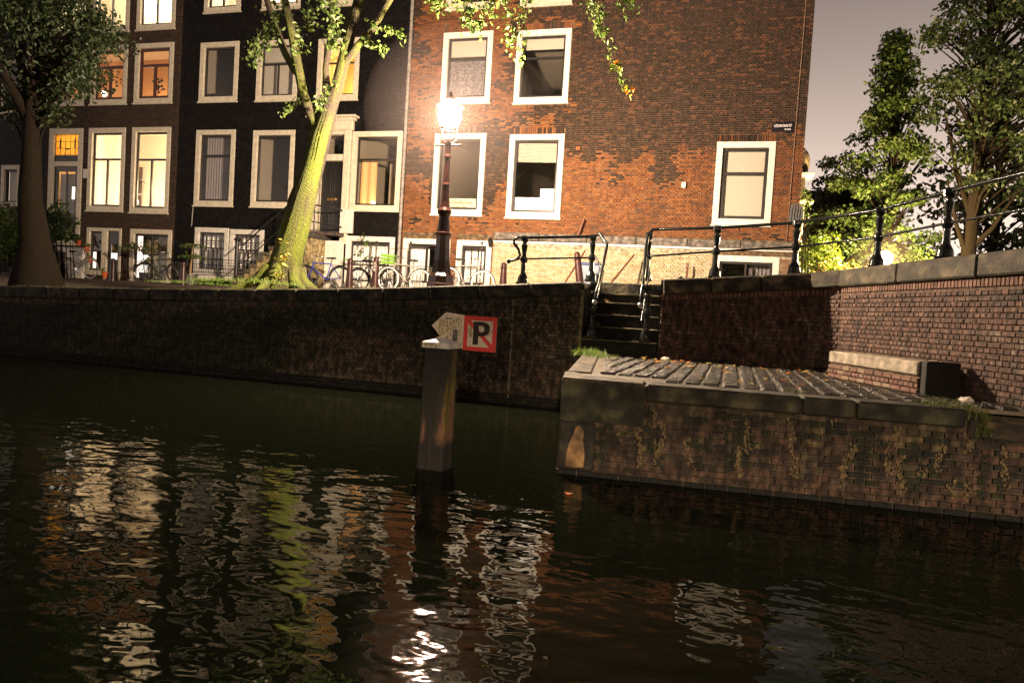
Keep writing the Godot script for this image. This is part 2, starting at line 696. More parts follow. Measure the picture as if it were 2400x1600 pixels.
func materials() -> void:
	mat("masonry", Color.WHITE, 0.85, {"vcol": true, "tex": "grain", "scale": 1.7, "bump": "relief", "depth": 0.9})
	mat("masonry_worn", Color.WHITE, 0.85, {"vcol": true, "tex": "wear", "scale": 0.9, "scale_y": 0.42, "bump": "relief", "depth": 1.6})
	mat("mortar_dark", lin(0.055, 0.05, 0.034), 0.95, {"tex": "blotch", "scale": 0.6})
	mat("mortar_warm", lin(0.27, 0.18, 0.1), 0.95, {"tex": "blotch", "scale": 0.5})
	mat("mortar_pale", lin(0.72, 0.62, 0.44), 0.95, {"tex": "blotch", "scale": 0.5})
	mat("mortar_brown", lin(0.1, 0.07, 0.042), 0.95, {"tex": "blotch", "scale": 0.5})
	mat("mortar_wing", lin(0.26, 0.17, 0.12), 0.95, {"tex": "wear", "scale": 0.9, "scale_y": 0.42})
	mat("mortar_worn", lin(0.17, 0.125, 0.075), 0.95, {"tex": "wear", "scale": 0.9, "scale_y": 0.42})
	mat("stone", Color.WHITE, 0.8, {"vcol": true, "tex": "stain", "scale": 0.55, "bump": "relief", "depth": 0.8})
	mat("stone_clean", Color.WHITE, 0.75, {"vcol": true, "tex": "blotch", "scale": 0.5, "bump": "relief", "depth": 0.4})
	mat("black_paint_brick", lin(0.016, 0.014, 0.014), 0.6, {"spec": 0.3, "tex": "blotch", "scale": 0.35, "bump": "relief", "depth": 0.5})
	mat("black_brick", Color.WHITE, 0.6, {"spec": 0.3, "vcol": true, "tex": "blotch", "scale": 0.4})
	mat("cream_paint", lin(0.74, 0.67, 0.53), 0.45, {"tex": "paint", "scale": 0.7})
	mat("white_paint", lin(0.82, 0.79, 0.72), 0.45, {"tex": "paint", "scale": 0.7})
	mat("ochre_paint", lin(0.58, 0.45, 0.22), 0.6, {"tex": "blotch", "scale": 0.5})
	mat("dark_sash", lin(0.02, 0.018, 0.016), 0.4)
	mat("maroon_sash", lin(0.06, 0.014, 0.01), 0.4)
	mat("black_gloss", lin(0.008, 0.011, 0.011), 0.22, {"rtex": "rough", "scale": 2.0, "bump": "relief", "depth": 0.15})
	mat("black_iron", lin(0.012, 0.012, 0.013), 0.4)
	mat("door_black", lin(0.013, 0.012, 0.011), 0.25)
	mat("brass", lin(0.5, 0.3, 0.1), 0.3, {"metal": 1.0})
	mat("steel", lin(0.6, 0.6, 0.6), 0.25, {"metal": 1.0})
	mat("zinc", lin(0.45, 0.45, 0.45), 0.4, {"metal": 0.7, "tex": "blotch", "scale": 2.0})
	mat("maroon_iron", lin(0.075, 0.022, 0.02), 0.32, {"tex": "blotch", "scale": 1.2})
	mat("maroon_lamp", lin(0.03, 0.011, 0.009), 0.25, {"rtex": "rough", "scale": 2.0})
	mat("cable_brown", lin(0.24, 0.15, 0.1), 0.7)
	mat("pipe_zinc", lin(0.5, 0.46, 0.42), 0.6, {"tex": "blotch", "scale": 0.8})
	var gl := mat("glass", Color.WHITE, 0.03)
	gl.transparency = BaseMaterial3D.TRANSPARENCY_ALPHA
	gl.albedo_color = Color(0.3, 0.32, 0.3, 0.01)
	var am := mat("amber_glass", Color.WHITE, 0.1)
	am.albedo_color = lin(0.85, 0.42, 0.04).linear_to_srgb()
	am.backlight_enabled = true
	am.backlight = lin(0.95, 0.55, 0.08).linear_to_srgb()
	mat("room_cream", lin(0.74, 0.56, 0.33), 0.9)
	mat("room_orange", lin(0.72, 0.42, 0.19), 0.9)
	mat("room_white", lin(0.8, 0.74, 0.64), 0.9)
	mat("room_plain", lin(0.3, 0.25, 0.19), 0.9)
	mat("curtain_grey", lin(0.22, 0.2, 0.2), 0.9)
	mat("ceiling_white", lin(0.74, 0.66, 0.54), 0.9)
	mat("dark_wood", lin(0.05, 0.028, 0.014), 0.5)
	mat("picture_print", lin(0.4, 0.2, 0.1), 0.6, {"tex": "stain", "scale": 3.0})
	mat("room_bulb", lin(1, 1, 1), 0.5, {"glow": lin(1.0, 0.85, 0.6), "power": 5.0})
	mat("lit_screen", lin(1, 1, 1), 0.5, {"glow": lin(0.95, 0.93, 0.88), "power": 1.3})
	mat("blind_pale", lin(0.84, 0.78, 0.66), 0.9, {"tex": "fine", "scale": 2.0, "back": lin(0.5, 0.45, 0.36)})
	mat("net_grey", lin(0.34, 0.31, 0.33), 0.9, {"tex": "blotch", "scale": 1.0})
	mat("cloth_white", lin(0.8, 0.78, 0.74), 0.9)
	mat("lamp_glass", lin(1, 1, 1), 0.4, {"glow": lin(1.0, 0.86, 0.76), "power": 45.0})
	mat("hot_lamp", lin(1, 1, 1), 0.4, {"glow": lin(1.0, 0.78, 0.42), "power": 12.0})
	mat("bark_moss", Color.WHITE, 0.9, {"vcol": true, "tex": "grain", "scale": 1.6, "scale_y": 0.5, "bump": "relief", "depth": 4.0})
	mat("bark_dark", lin(0.025, 0.019, 0.013), 0.95, {"spec": 0.2, "tex": "grain", "scale": 1.6, "scale_y": 0.5, "bump": "relief", "depth": 3.0})
	mat("leaf", Color.WHITE, 0.5, {"vcol": true, "back": lin(0.7, 0.7, 0.35)})
	mat("blade", Color.WHITE, 0.6, {"vcol": true, "back": lin(0.4, 0.4, 0.2)})
	for k in ["leaf", "blade"]:
		M[k].cull_mode = BaseMaterial3D.CULL_DISABLED
	mat("pavement", lin(0.16, 0.1, 0.065), 0.85, {"tex": "blotch", "scale": 0.7, "bump": "relief", "depth": 1.5})
	mat("earth", lin(0.05, 0.04, 0.03), 0.95, {"tex": "blotch", "scale": 0.3})
	mat("joint_sand", lin(0.15, 0.125, 0.085), 0.5, {"tex": "grain", "scale": 2.0, "bump": "relief", "depth": 0.8})
	mat("sett", Color.WHITE, 0.42, {"vcol": true, "tex": "grain", "scale": 2.4, "bump": "relief", "depth": 1.2, "rtex": "rough"})
	mat("pile_wood", Color.WHITE, 0.8, {"vcol": true, "tex": "grain", "scale": 2.0, "scale_y": 0.35, "bump": "relief", "depth": 1.2})
	mat("sign_white", lin(0.86, 0.76, 0.6), 0.5, {"tex": "paint", "scale": 3.0})
	mat("sign_red", lin(0.72, 0.05, 0.045), 0.45)
	mat("sign_black", lin(0.02, 0.012, 0.012), 0.5)
	mat("enamel_blue", lin(0.008, 0.008, 0.014), 0.3)
	mat("letter_white", lin(0.75, 0.73, 0.75), 0.4)
	mat("algae", lin(0.42, 0.34, 0.15), 0.8)
	mat("grime", lin(0.4, 0.28, 0.1), 0.8)
	mat("tyre_white", lin(0.75, 0.72, 0.66), 0.6)
	mat("tyre_black", lin(0.015, 0.015, 0.015), 0.7)
	mat("frame_blue", lin(0.03, 0.04, 0.35), 0.35)
	mat("frame_grey", lin(0.3, 0.28, 0.25), 0.35)
	mat("frame_black", lin(0.014, 0.014, 0.014), 0.35)
	mat("frame_green", lin(0.05, 0.06, 0.04), 0.35)
	mat("crate_green", lin(0.16, 0.34, 0.04), 0.5)
	mat("clay_orange", lin(0.5, 0.09, 0.02), 0.7)
	mat("pot_dark", lin(0.03, 0.03, 0.035), 0.5)
	mat("bin_blue", lin(0.1, 0.14, 0.2), 0.45)
	mat("bin_lid", lin(0.04, 0.05, 0.16), 0.4)
	mat("wood_pole", lin(0.14, 0.05, 0.025), 0.7)
	mat("litter_white", lin(0.75, 0.68, 0.6), 0.7)
	mat("stem", lin(0.3, 0.2, 0.1), 0.8)
	var wm := StandardMaterial3D.new()
	wm.resource_name = "canal_water"
	wm.albedo_color = lin(0.003, 0.004, 0.002).linear_to_srgb()
	wm.roughness = 0.02
	wm.metallic_specular = 0.19
	wm.heightmap_enabled = true
	wm.heightmap_texture = TX.water
	wm.heightmap_scale = 2.3
	wm.texture_repeat = false
	M.water = wm


func ground_and_water() -> void:
	# the canal: one sheet from the far quay to the near bank
	var g := Geo.new()
	g.quad(Vector3(-60, 0, 30), Vector3(-60, 0, -0.3), Vector3(40, 0, -0.3), Vector3(40, 0, 30))
	for i in 4:
		var p := g.v[i]
		g.uv[i] = Vector2((p.x + 20.0) / 30.0, p.z / 15.0)
	structure("canal_water", g, M.water)
	# the street behind the far quay, left out where the stairs cut in
	var s := Geo.new()
	var zs := [-0.45, -1.35, -2.4, -4.0, -5.6, -7.2, FZ + 0.02, -30.0, -120.0]
	var xs := []
	for i in 38:
		xs.append(-40.0 + i)
	xs.append_array([-2.62, -1.24])
	for i in 42:
		xs.append(-1.0 + i)
	for i in xs.size() - 1:
		for k in zs.size() - 1:
			if k == 0 and xs[i] >= -2.63 and xs[i + 1] <= -1.2:
				continue
			var p := []
			for w in [[i, k], [i, k + 1], [i + 1, k + 1], [i + 1, k]]:
				p.append(Vector3(xs[w[0]], ground_y(xs[w[0]], zs[w[1]]), zs[w[1]]))
			s.quad(p[0], p[1], p[2], p[3])
	structure("street_pavement", s, M.pavement)
	# the deck of the bridge approach, behind the slanted wall
	var d := Geo.new()
	for i in 9:
		var z0 := -0.45 + i * 0.7
		var z1 := z0 + 0.7
		d.quad(Vector3(1.5 + 0.35 * maxf(z0, 0) + 0.4, 2.66, z1), Vector3(1.5 + 0.35 * maxf(z0, 0) + 0.4, 2.66, z0), Vector3(40, 2.66, z0), Vector3(40, 2.66, z1))
	structure("bridge_deck", d, M.pavement)
	# the near bank behind the camera, where the other lamp stands
	var b := Geo.new()
	b.box(Vector3(-60, -1, 24), Vector3(60, 1.7, 25))
	b.box(Vector3(-60, -1, 25), Vector3(60, 1.72, 60))
	structure("near_bank_ground", b, M.earth)


func street_lamp(called: String, label: String, at: Vector3, lantern_y: float, energy: float) -> void:
	var t := thing(called, label, "street lamp", "old canal street lamps", at)
	var g := Geo.new()
	var hgt := lantern_y - at.y - 0.62
	g.lathe(Transform3D(), [Vector2(0.3, -0.05), Vector2(0.3, 0.08), Vector2(0.27, 0.1), Vector2(0.26, 0.24), Vector2(0.21, 0.3), Vector2(0.165, 0.55), Vector2(0.15, 0.8), Vector2(0.145, 1.02)], 8, Color.WHITE, true)
	put("plinth", g, M.maroon_lamp, t)
	var c := Geo.new()
	c.lathe(Transform3D(), [Vector2(0.145, 1.02), Vector2(0.18, 1.05), Vector2(0.185, 1.09), Vector2(0.13, 1.13), Vector2(0.115, 1.3), Vector2(0.1, 1.42), Vector2(0.135, 1.48), Vector2(0.145, 1.54), Vector2(0.105, 1.6), Vector2(0.085, 1.72), Vector2(0.075, 2.0), Vector2(0.082, 2.03), Vector2(0.082, 2.06), Vector2(0.068, 2.1), Vector2(0.052, hgt - 0.3), Vector2(0.065, hgt - 0.28), Vector2(0.07, hgt - 0.24), Vector2(0.055, hgt - 0.2), Vector2(0.055, hgt), Vector2(0.075, hgt + 0.02)], 16)
	put("column", c, M.maroon_lamp, t)
	var bar := Geo.new()
	bar.tube([Vector3(-0.25, hgt - 0.02, 0), Vector3(0.25, hgt - 0.02, 0)], [0.016], 8)
	bar.ball(Vector3(-0.25, hgt - 0.02, 0), Vector3.ONE * 0.028, 6, 8)
	bar.ball(Vector3(0.25, hgt - 0.02, 0), Vector3.ONE * 0.028, 6, 8)
	put("ladder_bar", bar, M.maroon_lamp, t)
	var arms := Geo.new()
	for i in 4:
		var a := TAU * i / 4 + 0.5
		var dd := Vector3(cos(a), 0, sin(a))
		arms.tube([Vector3(0, hgt, 0) + dd * 0.05, Vector3(0, hgt + 0.12, 0) + dd * 0.2, Vector3(0, hgt + 0.28, 0) + dd * 0.2], [0.012], 6)
	put("cradle", arms, M.maroon_lamp, t)
	var y0 := hgt + 0.3
	var fr := Geo.new()
	for i in 6:
		var a := TAU * i / 6
		var dd := Vector3(cos(a), 0, sin(a))
		fr.tube([Vector3(0, y0, 0) + dd * 0.19, Vector3(0, y0 + 0.45, 0) + dd * 0.27, Vector3(0, y0 + 0.57, 0) + dd * 0.09], [0.009], 5)
	fr.ring(Vector3(0, y0, 0), Vector3.UP, 0.19, 0.014, 24, 6)
	fr.ring(Vector3(0, y0 + 0.45, 0), Vector3.UP, 0.27, 0.012, 24, 6)
	put("lantern_frame", fr, M.maroon_lamp, t)
	var roof := Geo.new()
	roof.lathe(Transform3D(), [Vector2(0.1, y0 + 0.56), Vector2(0.1, y0 + 0.6), Vector2(0.05, y0 + 0.64), Vector2(0.03, y0 + 0.72), Vector2(0.0, y0 + 0.74)], 12)
	put("lantern_roof", roof, M.maroon_lamp, t)
	var bulb := Geo.new()
	bulb.ball(Vector3(0, y0 + 0.26, 0), Vector3(0.235, 0.245, 0.235), 12, 18)
	put("lamp_globe", bulb, M.lamp_glass, t)
	omni(t, Vector3(0, y0 + 0.26, 0), energy, lin(1.0, 0.74, 0.5), 0.2)


func street_lamps() -> void:
	street_lamp("street_lamp", "lit maroon iron street lamp on the quay edge in front of the brick house", Vector3(-5.66, 2.12, -0.62), 5.6, 300.0)
	street_lamp("street_lamp", "lit street lamp on the near bank behind the viewer", Vector3(3.2, 1.7, 26.5), 4.6, 600.0)


func coping_run(parent: Node, a: Vector3, b: Vector3, n: int, height: float, depth: float, out: float, tones: Array) -> void:
	# stones laid end to end from a to b (top outer edge of the wall), with open joints
	var d := (b - a) / n
	var along := d.normalized()
	var back := Vector3.UP.cross(along).normalized()
	var up := along.cross(back) * -1.0
	if up.y < 0:
		up = -up
	var face := along.cross(up).normalized()
	for i in n:
		var g := Geo.new()
		var mid := a + d * (i + 0.5) + face * (out - depth * 0.5) - up * (height * 0.5 + rng.randf_range(0, 0.008))
		var t := Transform3D(Basis(along, up, face), mid)
		g.cbox(t, Vector3(d.length() - 0.012, height, depth), 0.022, tones[i % tones.size()])
		put("coping_stone", g, M.stone, parent)


func quay_wall() -> void:
	var t := thing("quay_wall", "long mossy dark brick quay wall dropping straight into the canal", "quay wall")
	# core behind the bricks, following the sloping top
	var g := Geo.new()
	for i in 38:
		var xa := -40.0 + i * (37.36 / 38.0)
		var xb := -40.0 + (i + 1) * (37.36 / 38.0)
		var ya := edge_y(xa) - 0.26
		var yb := edge_y(xb) - 0.26
		g.quad(Vector3(xa, -1.2, -0.014), Vector3(xa, ya, -0.014), Vector3(xb, yb, -0.014), Vector3(xb, -1.2, -0.014))
		g.quad(Vector3(xa, ya, -0.014), Vector3(xa, ya, -0.5), Vector3(xb, yb, -0.5), Vector3(xb, yb, -0.014))
	g.quad(Vector3(-2.64, -1.2, -0.014), Vector3(-2.64, 2.08, -0.014), Vector3(-2.64, 2.08, -1.5), Vector3(-2.64, -1.2, -1.5))
	g.quad(Vector3(-2.64, -1.2, -0.014), Vector3(3.4, -1.2, -0.014), Vector3(3.4, 1.06, -0.014), Vector3(-2.64, 1.06, -0.014))
	put("mortar", g, M.mortar_worn, t)
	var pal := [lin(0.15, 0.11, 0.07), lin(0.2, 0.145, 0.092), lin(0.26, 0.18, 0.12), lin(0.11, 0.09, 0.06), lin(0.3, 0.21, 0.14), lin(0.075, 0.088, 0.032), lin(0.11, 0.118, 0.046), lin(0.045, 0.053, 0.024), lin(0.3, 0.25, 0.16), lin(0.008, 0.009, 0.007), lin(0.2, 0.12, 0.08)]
	var x0 := -18.0
	var pick := func(x: float, y: float) -> int:
		var wx := x + x0
		var s := soft.get_noise_2d(wx * 9.0, y * 16.0) + 0.35 * soft.get_noise_2d(wx * 60.0, y * 60.0 + 400.0)
		if y < 0.2 + 0.04 * soft.get_noise_2d(wx * 20, 9.0):
			return 9
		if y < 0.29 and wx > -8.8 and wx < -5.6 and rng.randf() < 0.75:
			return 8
		# algae and moss: thick towards the left and under the coping; cleaner bricks low down by the pile paint in a pool of light
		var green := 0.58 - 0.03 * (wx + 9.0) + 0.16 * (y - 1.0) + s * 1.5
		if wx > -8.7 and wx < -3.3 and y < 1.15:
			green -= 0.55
		if green > 0.72:
			return 7
		if green > 0.36:
			return 5 + (rng.randi() % 2)
		if green > 0.2 and rng.randf() < 0.5:
			return 6
		if s < -0.38 and rng.randf() < 0.4:
			return 8
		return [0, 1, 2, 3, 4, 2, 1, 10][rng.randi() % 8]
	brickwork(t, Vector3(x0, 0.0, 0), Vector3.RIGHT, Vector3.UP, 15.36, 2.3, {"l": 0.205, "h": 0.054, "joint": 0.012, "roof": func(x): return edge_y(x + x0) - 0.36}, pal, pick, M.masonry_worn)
	# a course of bricks on edge under the coping
	var so := Geo.new()
	var x := -11.0
	while x < -2.7:
		var y := edge_y(x) - 0.355
		brick(so, Vector3(x, y, -0.012), Vector3.RIGHT, Vector3.UP, 0.055, 0.1, 0.022, pal[[0, 5, 3, 1, 7][rng.randi() % 5]])
		x += 0.067
	put("brick_on_edge_course", so, M.masonry, t).set_meta("kind", "stuff")
	var tones := [lin(0.11, 0.1, 0.055), lin(0.09, 0.085, 0.045), lin(0.14, 0.12, 0.075), lin(0.1, 0.09, 0.06)]
	var knots := [-40.0, -17.0, -12.2, -9.5, -6.6, -2.64]
	var counts := [23, 5, 3, 3, 4]
	for i in 5:
		coping_run(t, Vector3(knots[i], edge_y(knots[i]), 0), Vector3(knots[i + 1], edge_y(knots[i + 1]), 0), counts[i], 0.26, 0.5, 0.035, tones)
	# pale vertical joint
	var jt := Geo.new()
	jt.box(Vector3(-3.94, 0.12, 0.0), Vector3(-3.905, 1.96, 0.014), 0.003, lin(0.3, 0.27, 0.2))
	put("expansion_joint", jt, M.masonry, t)


func landing_stage() -> void:
	var t := thing("landing_stage", "low brick landing stage with stone edge and wet cobbles beside the canal", "landing stage")
	var top := 1.06
	# outline of the deck, seen from above: back left, front left, front right, back right
	var fl := Vector3(-1.74, 0, 5.32)
	var fr := Vector3(2.25, 0, 5.02)
	var far := Vector3(7.0, 0, 4.66)
	var bl := Vector3(-2.55, 0, 0.0)
	var along := (fr - fl).normalized()
	var into := Vector3(-along.z, 0, along.x) * -1.0
	if into.z > 0:
		into = -into
	var core := Geo.new()
	var e := 0.02
	var p0 := fl + into * e + along * e
	var p1 := far + into * e
	for w in [[bl, p0], [p0, p1]]:
		core.quad(w[0] + Vector3.DOWN * 1.2, w[0] + Vector3.UP * (top - 0.05), w[1] + Vector3.UP * (top - 0.05), w[1] + Vector3.DOWN * 1.2)
	put("mortar", core, M.mortar_worn, t)
	var bed := Geo.new()
	var by := top - 0.028
	bed.quad(bl + Vector3.UP * by, Vector3(7, by, 0), far + Vector3.UP * by, fl + Vector3.UP * by)
	put("joint_bed", bed, M.joint_sand, t)
	var pal := [lin(0.14, 0.08, 0.055), lin(0.115, 0.073, 0.055), lin(0.17, 0.1, 0.065), lin(0.09, 0.06, 0.045), lin(0.26, 0.19, 0.09), lin(0.21, 0.155, 0.075), lin(0.022, 0.026, 0.012), lin(0.04, 0.045, 0.016), lin(0.01, 0.011, 0.007), lin(0.19, 0.1, 0.066), lin(0.06, 0.042, 0.032), lin(0.15, 0.11, 0.06)]
	var pick := func(x: float, y: float) -> int:
		var s := soft.get_noise_2d(x * 95.0 + 100, y * 16.0)
		var s2 := soft.get_noise_2d(x * 120.0 + 900, y * 22.0)
		var b := rng.randf()
		if y < 0.09:
			return 8
		if y < 0.17:
			return 9 if b < 0.75 else 2
		if x < 0.95 and y > 0.55:
			return -1
		if x < 0.42 and y > 0.09:
			return -1
		# lime and ochre crust running down from the stone edge, with dark moss between
		if s + (y - 0.45) * 0.5 > 0.14 and b < 0.6:
			return [4, 5, 11, 7, 9, 11, 11][rng.randi() % 7]
		if s2 + (y - 0.5) * 0.5 > 0.16:
			return 6 if b < 0.6 else 7
		if s2 < -0.3:
			return 10
		return [0, 1, 2, 3, 0, 9][rng.randi() % 6]
	brickwork(t, fl + Vector3.DOWN * 0.0, along, Vector3.UP, 8.6, 0.87, {"l": 0.215, "h": 0.056, "joint": 0.013}, pal, pick, M.masonry_worn)
	streaks(t, fl, along, -into)
	# the big corner stone and the rendered quoin below it
	var right := Basis(along, Vector3.UP, -into)
	var st := func(called: String, x0: float, x1: float, y0: float, y1: float, depth: float, col: Color, out := 0.03, mm := "stone"):
		var g := Geo.new()
		g.cbox(Transform3D(right, fl + along * (x0 + x1) * 0.5 + into * (depth * 0.5 - out) + Vector3.UP * (y0 + y1) * 0.5), Vector3(x1 - x0 - 0.012, y1 - y0, depth), 0.02, col)
		put(called, g, M[mm], t)
	st.call("quoin_stone", -0.0, 0.41, 0.06, 0.585, 0.4, lin(0.085, 0.078, 0.045), 0.025)
	# bare patch on the quoin where the face has come off
	var patch := Geo.new()
	var outline := [Vector2(0.1, 0.1), Vector2(0.1, 0.22), Vector2(0.125, 0.36), Vector2(0.16, 0.44), Vector2(0.19, 0.535), Vector2(0.22, 0.555), Vector2(0.26, 0.52), Vector2(0.285, 0.47), Vector2(0.275, 0.4), Vector2(0.305, 0.24), Vector2(0.3, 0.1), Vector2(0.2, 0.085)]
	var o3 := func(q: Vector2, out: float) -> Vector3: return fl + along * q.x + Vector3.UP * q.y - into * (0.027 + out)
	for i in outline.size():
		var q: Vector2 = outline[i]
		var r: Vector2 = outline[(i + 1) % outline.size()]
		patch.tri(o3.call(Vector2(0.2, 0.3), 0.006), o3.call(q.lerp(Vector2(0.2, 0.3), 0.04), 0.006), o3.call(r.lerp(Vector2(0.2, 0.3), 0.04), 0.006), lin(0.5, 0.29, 0.12))
		patch.quad(o3.call(q, -0.002), o3.call(r, -0.002), o3.call(r.lerp(Vector2(0.2, 0.3), 0.04), 0.006), o3.call(q.lerp(Vector2(0.2, 0.3), 0.04), 0.006), lin(0.42, 0.24, 0.1))
	put("bare_patch", patch, M.stone_clean, t)
	var edge_tone := lin(0.22, 0.17, 0.1)
	# corner stone with its rounded-off outer corner
	var cs := Geo.new()
	var poly := [Vector2(0.0, 0.03), Vector2(0.9, -0.01), Vector2(0.9, 0.42), Vector2(0.1, 0.55), Vector2(-0.02, 1.0), Vector2(-0.1, 0.9), Vector2(-0.01, 0.1)]
	var ring_lo := []
	var ring_hi := []
	var ring_in := []
	for q in poly:
		var w: Vector3 = fl + along * q.x + into * (q.y - 0.03)
		var ctr: Vector3 = fl + along * 0.3 + into * 0.3
		ring_lo.append(w + Vector3.UP * 0.6)
		ring_hi.append(w + Vector3.UP * (top - 0.03))
		ring_in.append(w.lerp(ctr, 0.05) + Vector3.UP * top)
	for i in poly.size():
		var k := (i + 1) % poly.size()
		cs.quad(ring_lo[k], ring_hi[k], ring_hi[i], ring_lo[i], lin(0.095, 0.095, 0.04))
		cs.quad(ring_hi[k], ring_in[k], ring_in[i], ring_hi[i], edge_tone)
		cs.tri(ring_in[i], fl + along * 0.3 + into * 0.3 + Vector3.UP * (top + 0.002), ring_in[k], edge_tone)
	put("corner_stone", cs, M.stone, t)
	var xk := [0.91, 2.48, 3.0, 4.0]
	var tone := [lin(0.13, 0.115, 0.062), lin(0.11, 0.098, 0.05), lin(0.085, 0.08, 0.036)]
	for i in 3:
		st.call("coping_stone", xk[i], xk[i + 1], 0.87, top - 0.004, 0.42, tone[i], 0.035)
	st.call("low_coping_stone", 4.02, 5.6, 0.78, 0.97, 0.5, lin(0.17, 0.115, 0.055), 0.02)
	st.call("low_coping_stone", 5.62, 8.6, 0.78, 0.97, 0.5, lin(0.12, 0.09, 0.05), 0.02)
	# side edge stones running back to the stairs
	var side := (bl - fl).normalized()
	for i in 3:
		var a := fl + (bl - fl) * (0.2 + i * 0.27)
		var b := fl + (bl - fl) * (0.2 + (i + 1) * 0.27)
		var g := Geo.new()
		var bs := Basis(side, Vector3.UP, side.cross(Vector3.UP))
		g.cbox(Transform3D(bs, (a + b) * 0.5 + Vector3.UP * (top - 0.1) + Vector3(0.14, 0, 0)), Vector3((b - a).length() - 0.012, 0.19, 0.3), 0.02, edge_tone)
		put("coping_stone", g, M.stone, t)
	# cobbles in rows running away from the water, wide joints between the rows
	var pool := []
	var spal := [lin(0.035, 0.03, 0.026), lin(0.05, 0.04, 0.034), lin(0.028, 0.028, 0.026), lin(0.06, 0.045, 0.034), lin(0.042, 0.04, 0.034)]
	for k in 10:
		var g := Geo.new()
		var sz := Vector3(0.165 + 0.01 * (k % 3), 0.07, 0.125 + 0.012 * (k % 2))
		g.cbox(Transform3D(Basis(), Vector3(0, -0.035, 0)), sz, 0.016, spal[k % 5])
		pool.append(g.mesh())
	var spots := []
	var x := -2.3
	while x < 3.0:
		var z := 0.25
		while z < 4.95:
			var fz := lerpf(5.32, 5.02, (x + 1.74) / 4.0) - 0.52
			var lx := lerpf(-1.42, -2.2, clampf((5.32 - z) / 5.32, 0, 1)) + 0.12
			if z < fz and x > lx and x < 1.46 + 0.35 * z and not (x < -0.75 and z > 4.1):
				if not (x > 1.3 + 0.32 * (z - 1.1) and z > 1.0 and z < 3.5):
					spots.append(Vector3(x + rng.randf_range(-0.012, 0.012), top - 0.002 + rng.randf_range(-0.008, 0.006), z + rng.randf_range(-0.006, 0.006)))
			z += 0.145
		x += 0.212
	spots.sort_custom(func(a, b): return a.distance_squared_to(EYE) < b.distance_squared_to(EYE))
	var xf := []
	var rest := Geo.new()
	for i in spots.size():
		var bb := Basis(Vector3.UP, rng.randf_range(-0.05, 0.05)) * Basis(Vector3.RIGHT, rng.randf_range(-0.03, 0.03))
		if i < 300:
			var m := put_mesh("cobble", pool[rng.randi() % 10], M.sett, t)
			m.transform = Transform3D(bb, spots[i])
		else:
			rest.cbox(Transform3D(bb, spots[i] + Vector3(0, -0.035, 0)), Vector3(0.17, 0.07, 0.13), 0.016, spal[rng.randi() % 5])
	if rest.v.size():
		put("cobbles", rest, M.sett, t).set_meta("kind", "stuff")


func stairs() -> void:
	var t := thing("canal_stairs", "dark mossy stone stairs from the landing stage up to the street", "stairs")
	var ys := [1.06, 1.33, 1.56, 1.79, 2.02, 2.2, 2.42]
	for i in 5:
		var z1 := 0.02 - 0.26 * i
		var g := Geo.new()
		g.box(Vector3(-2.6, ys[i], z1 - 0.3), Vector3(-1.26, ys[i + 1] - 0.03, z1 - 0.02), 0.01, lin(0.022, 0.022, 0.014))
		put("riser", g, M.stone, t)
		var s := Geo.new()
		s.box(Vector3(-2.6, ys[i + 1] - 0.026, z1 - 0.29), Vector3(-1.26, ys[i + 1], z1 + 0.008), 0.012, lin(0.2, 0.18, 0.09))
		put("tread", s, M.stone_clean, t)
	var tp := Geo.new()
	tp.box(Vector3(-2.6, 2.17, -1.7), Vector3(-1.26, 2.42, -1.28), 0.02, lin(0.13, 0.11, 0.07))
	put("top_stone", tp, M.stone, t)
	var l := Geo.new()
	l.box(Vector3(-2.66, 1.0, -0.02), Vector3(-2.6, 2.2, 0.03), 0.008, lin(0.32, 0.27, 0.12))
	put("edge_strip", l, M.stone_clean, t)
	var c := Geo.new()
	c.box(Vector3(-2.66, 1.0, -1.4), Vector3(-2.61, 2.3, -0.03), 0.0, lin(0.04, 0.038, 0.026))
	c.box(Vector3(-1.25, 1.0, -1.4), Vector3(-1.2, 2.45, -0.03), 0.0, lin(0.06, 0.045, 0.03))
	put("cheek_wall", c, M.stone, t)


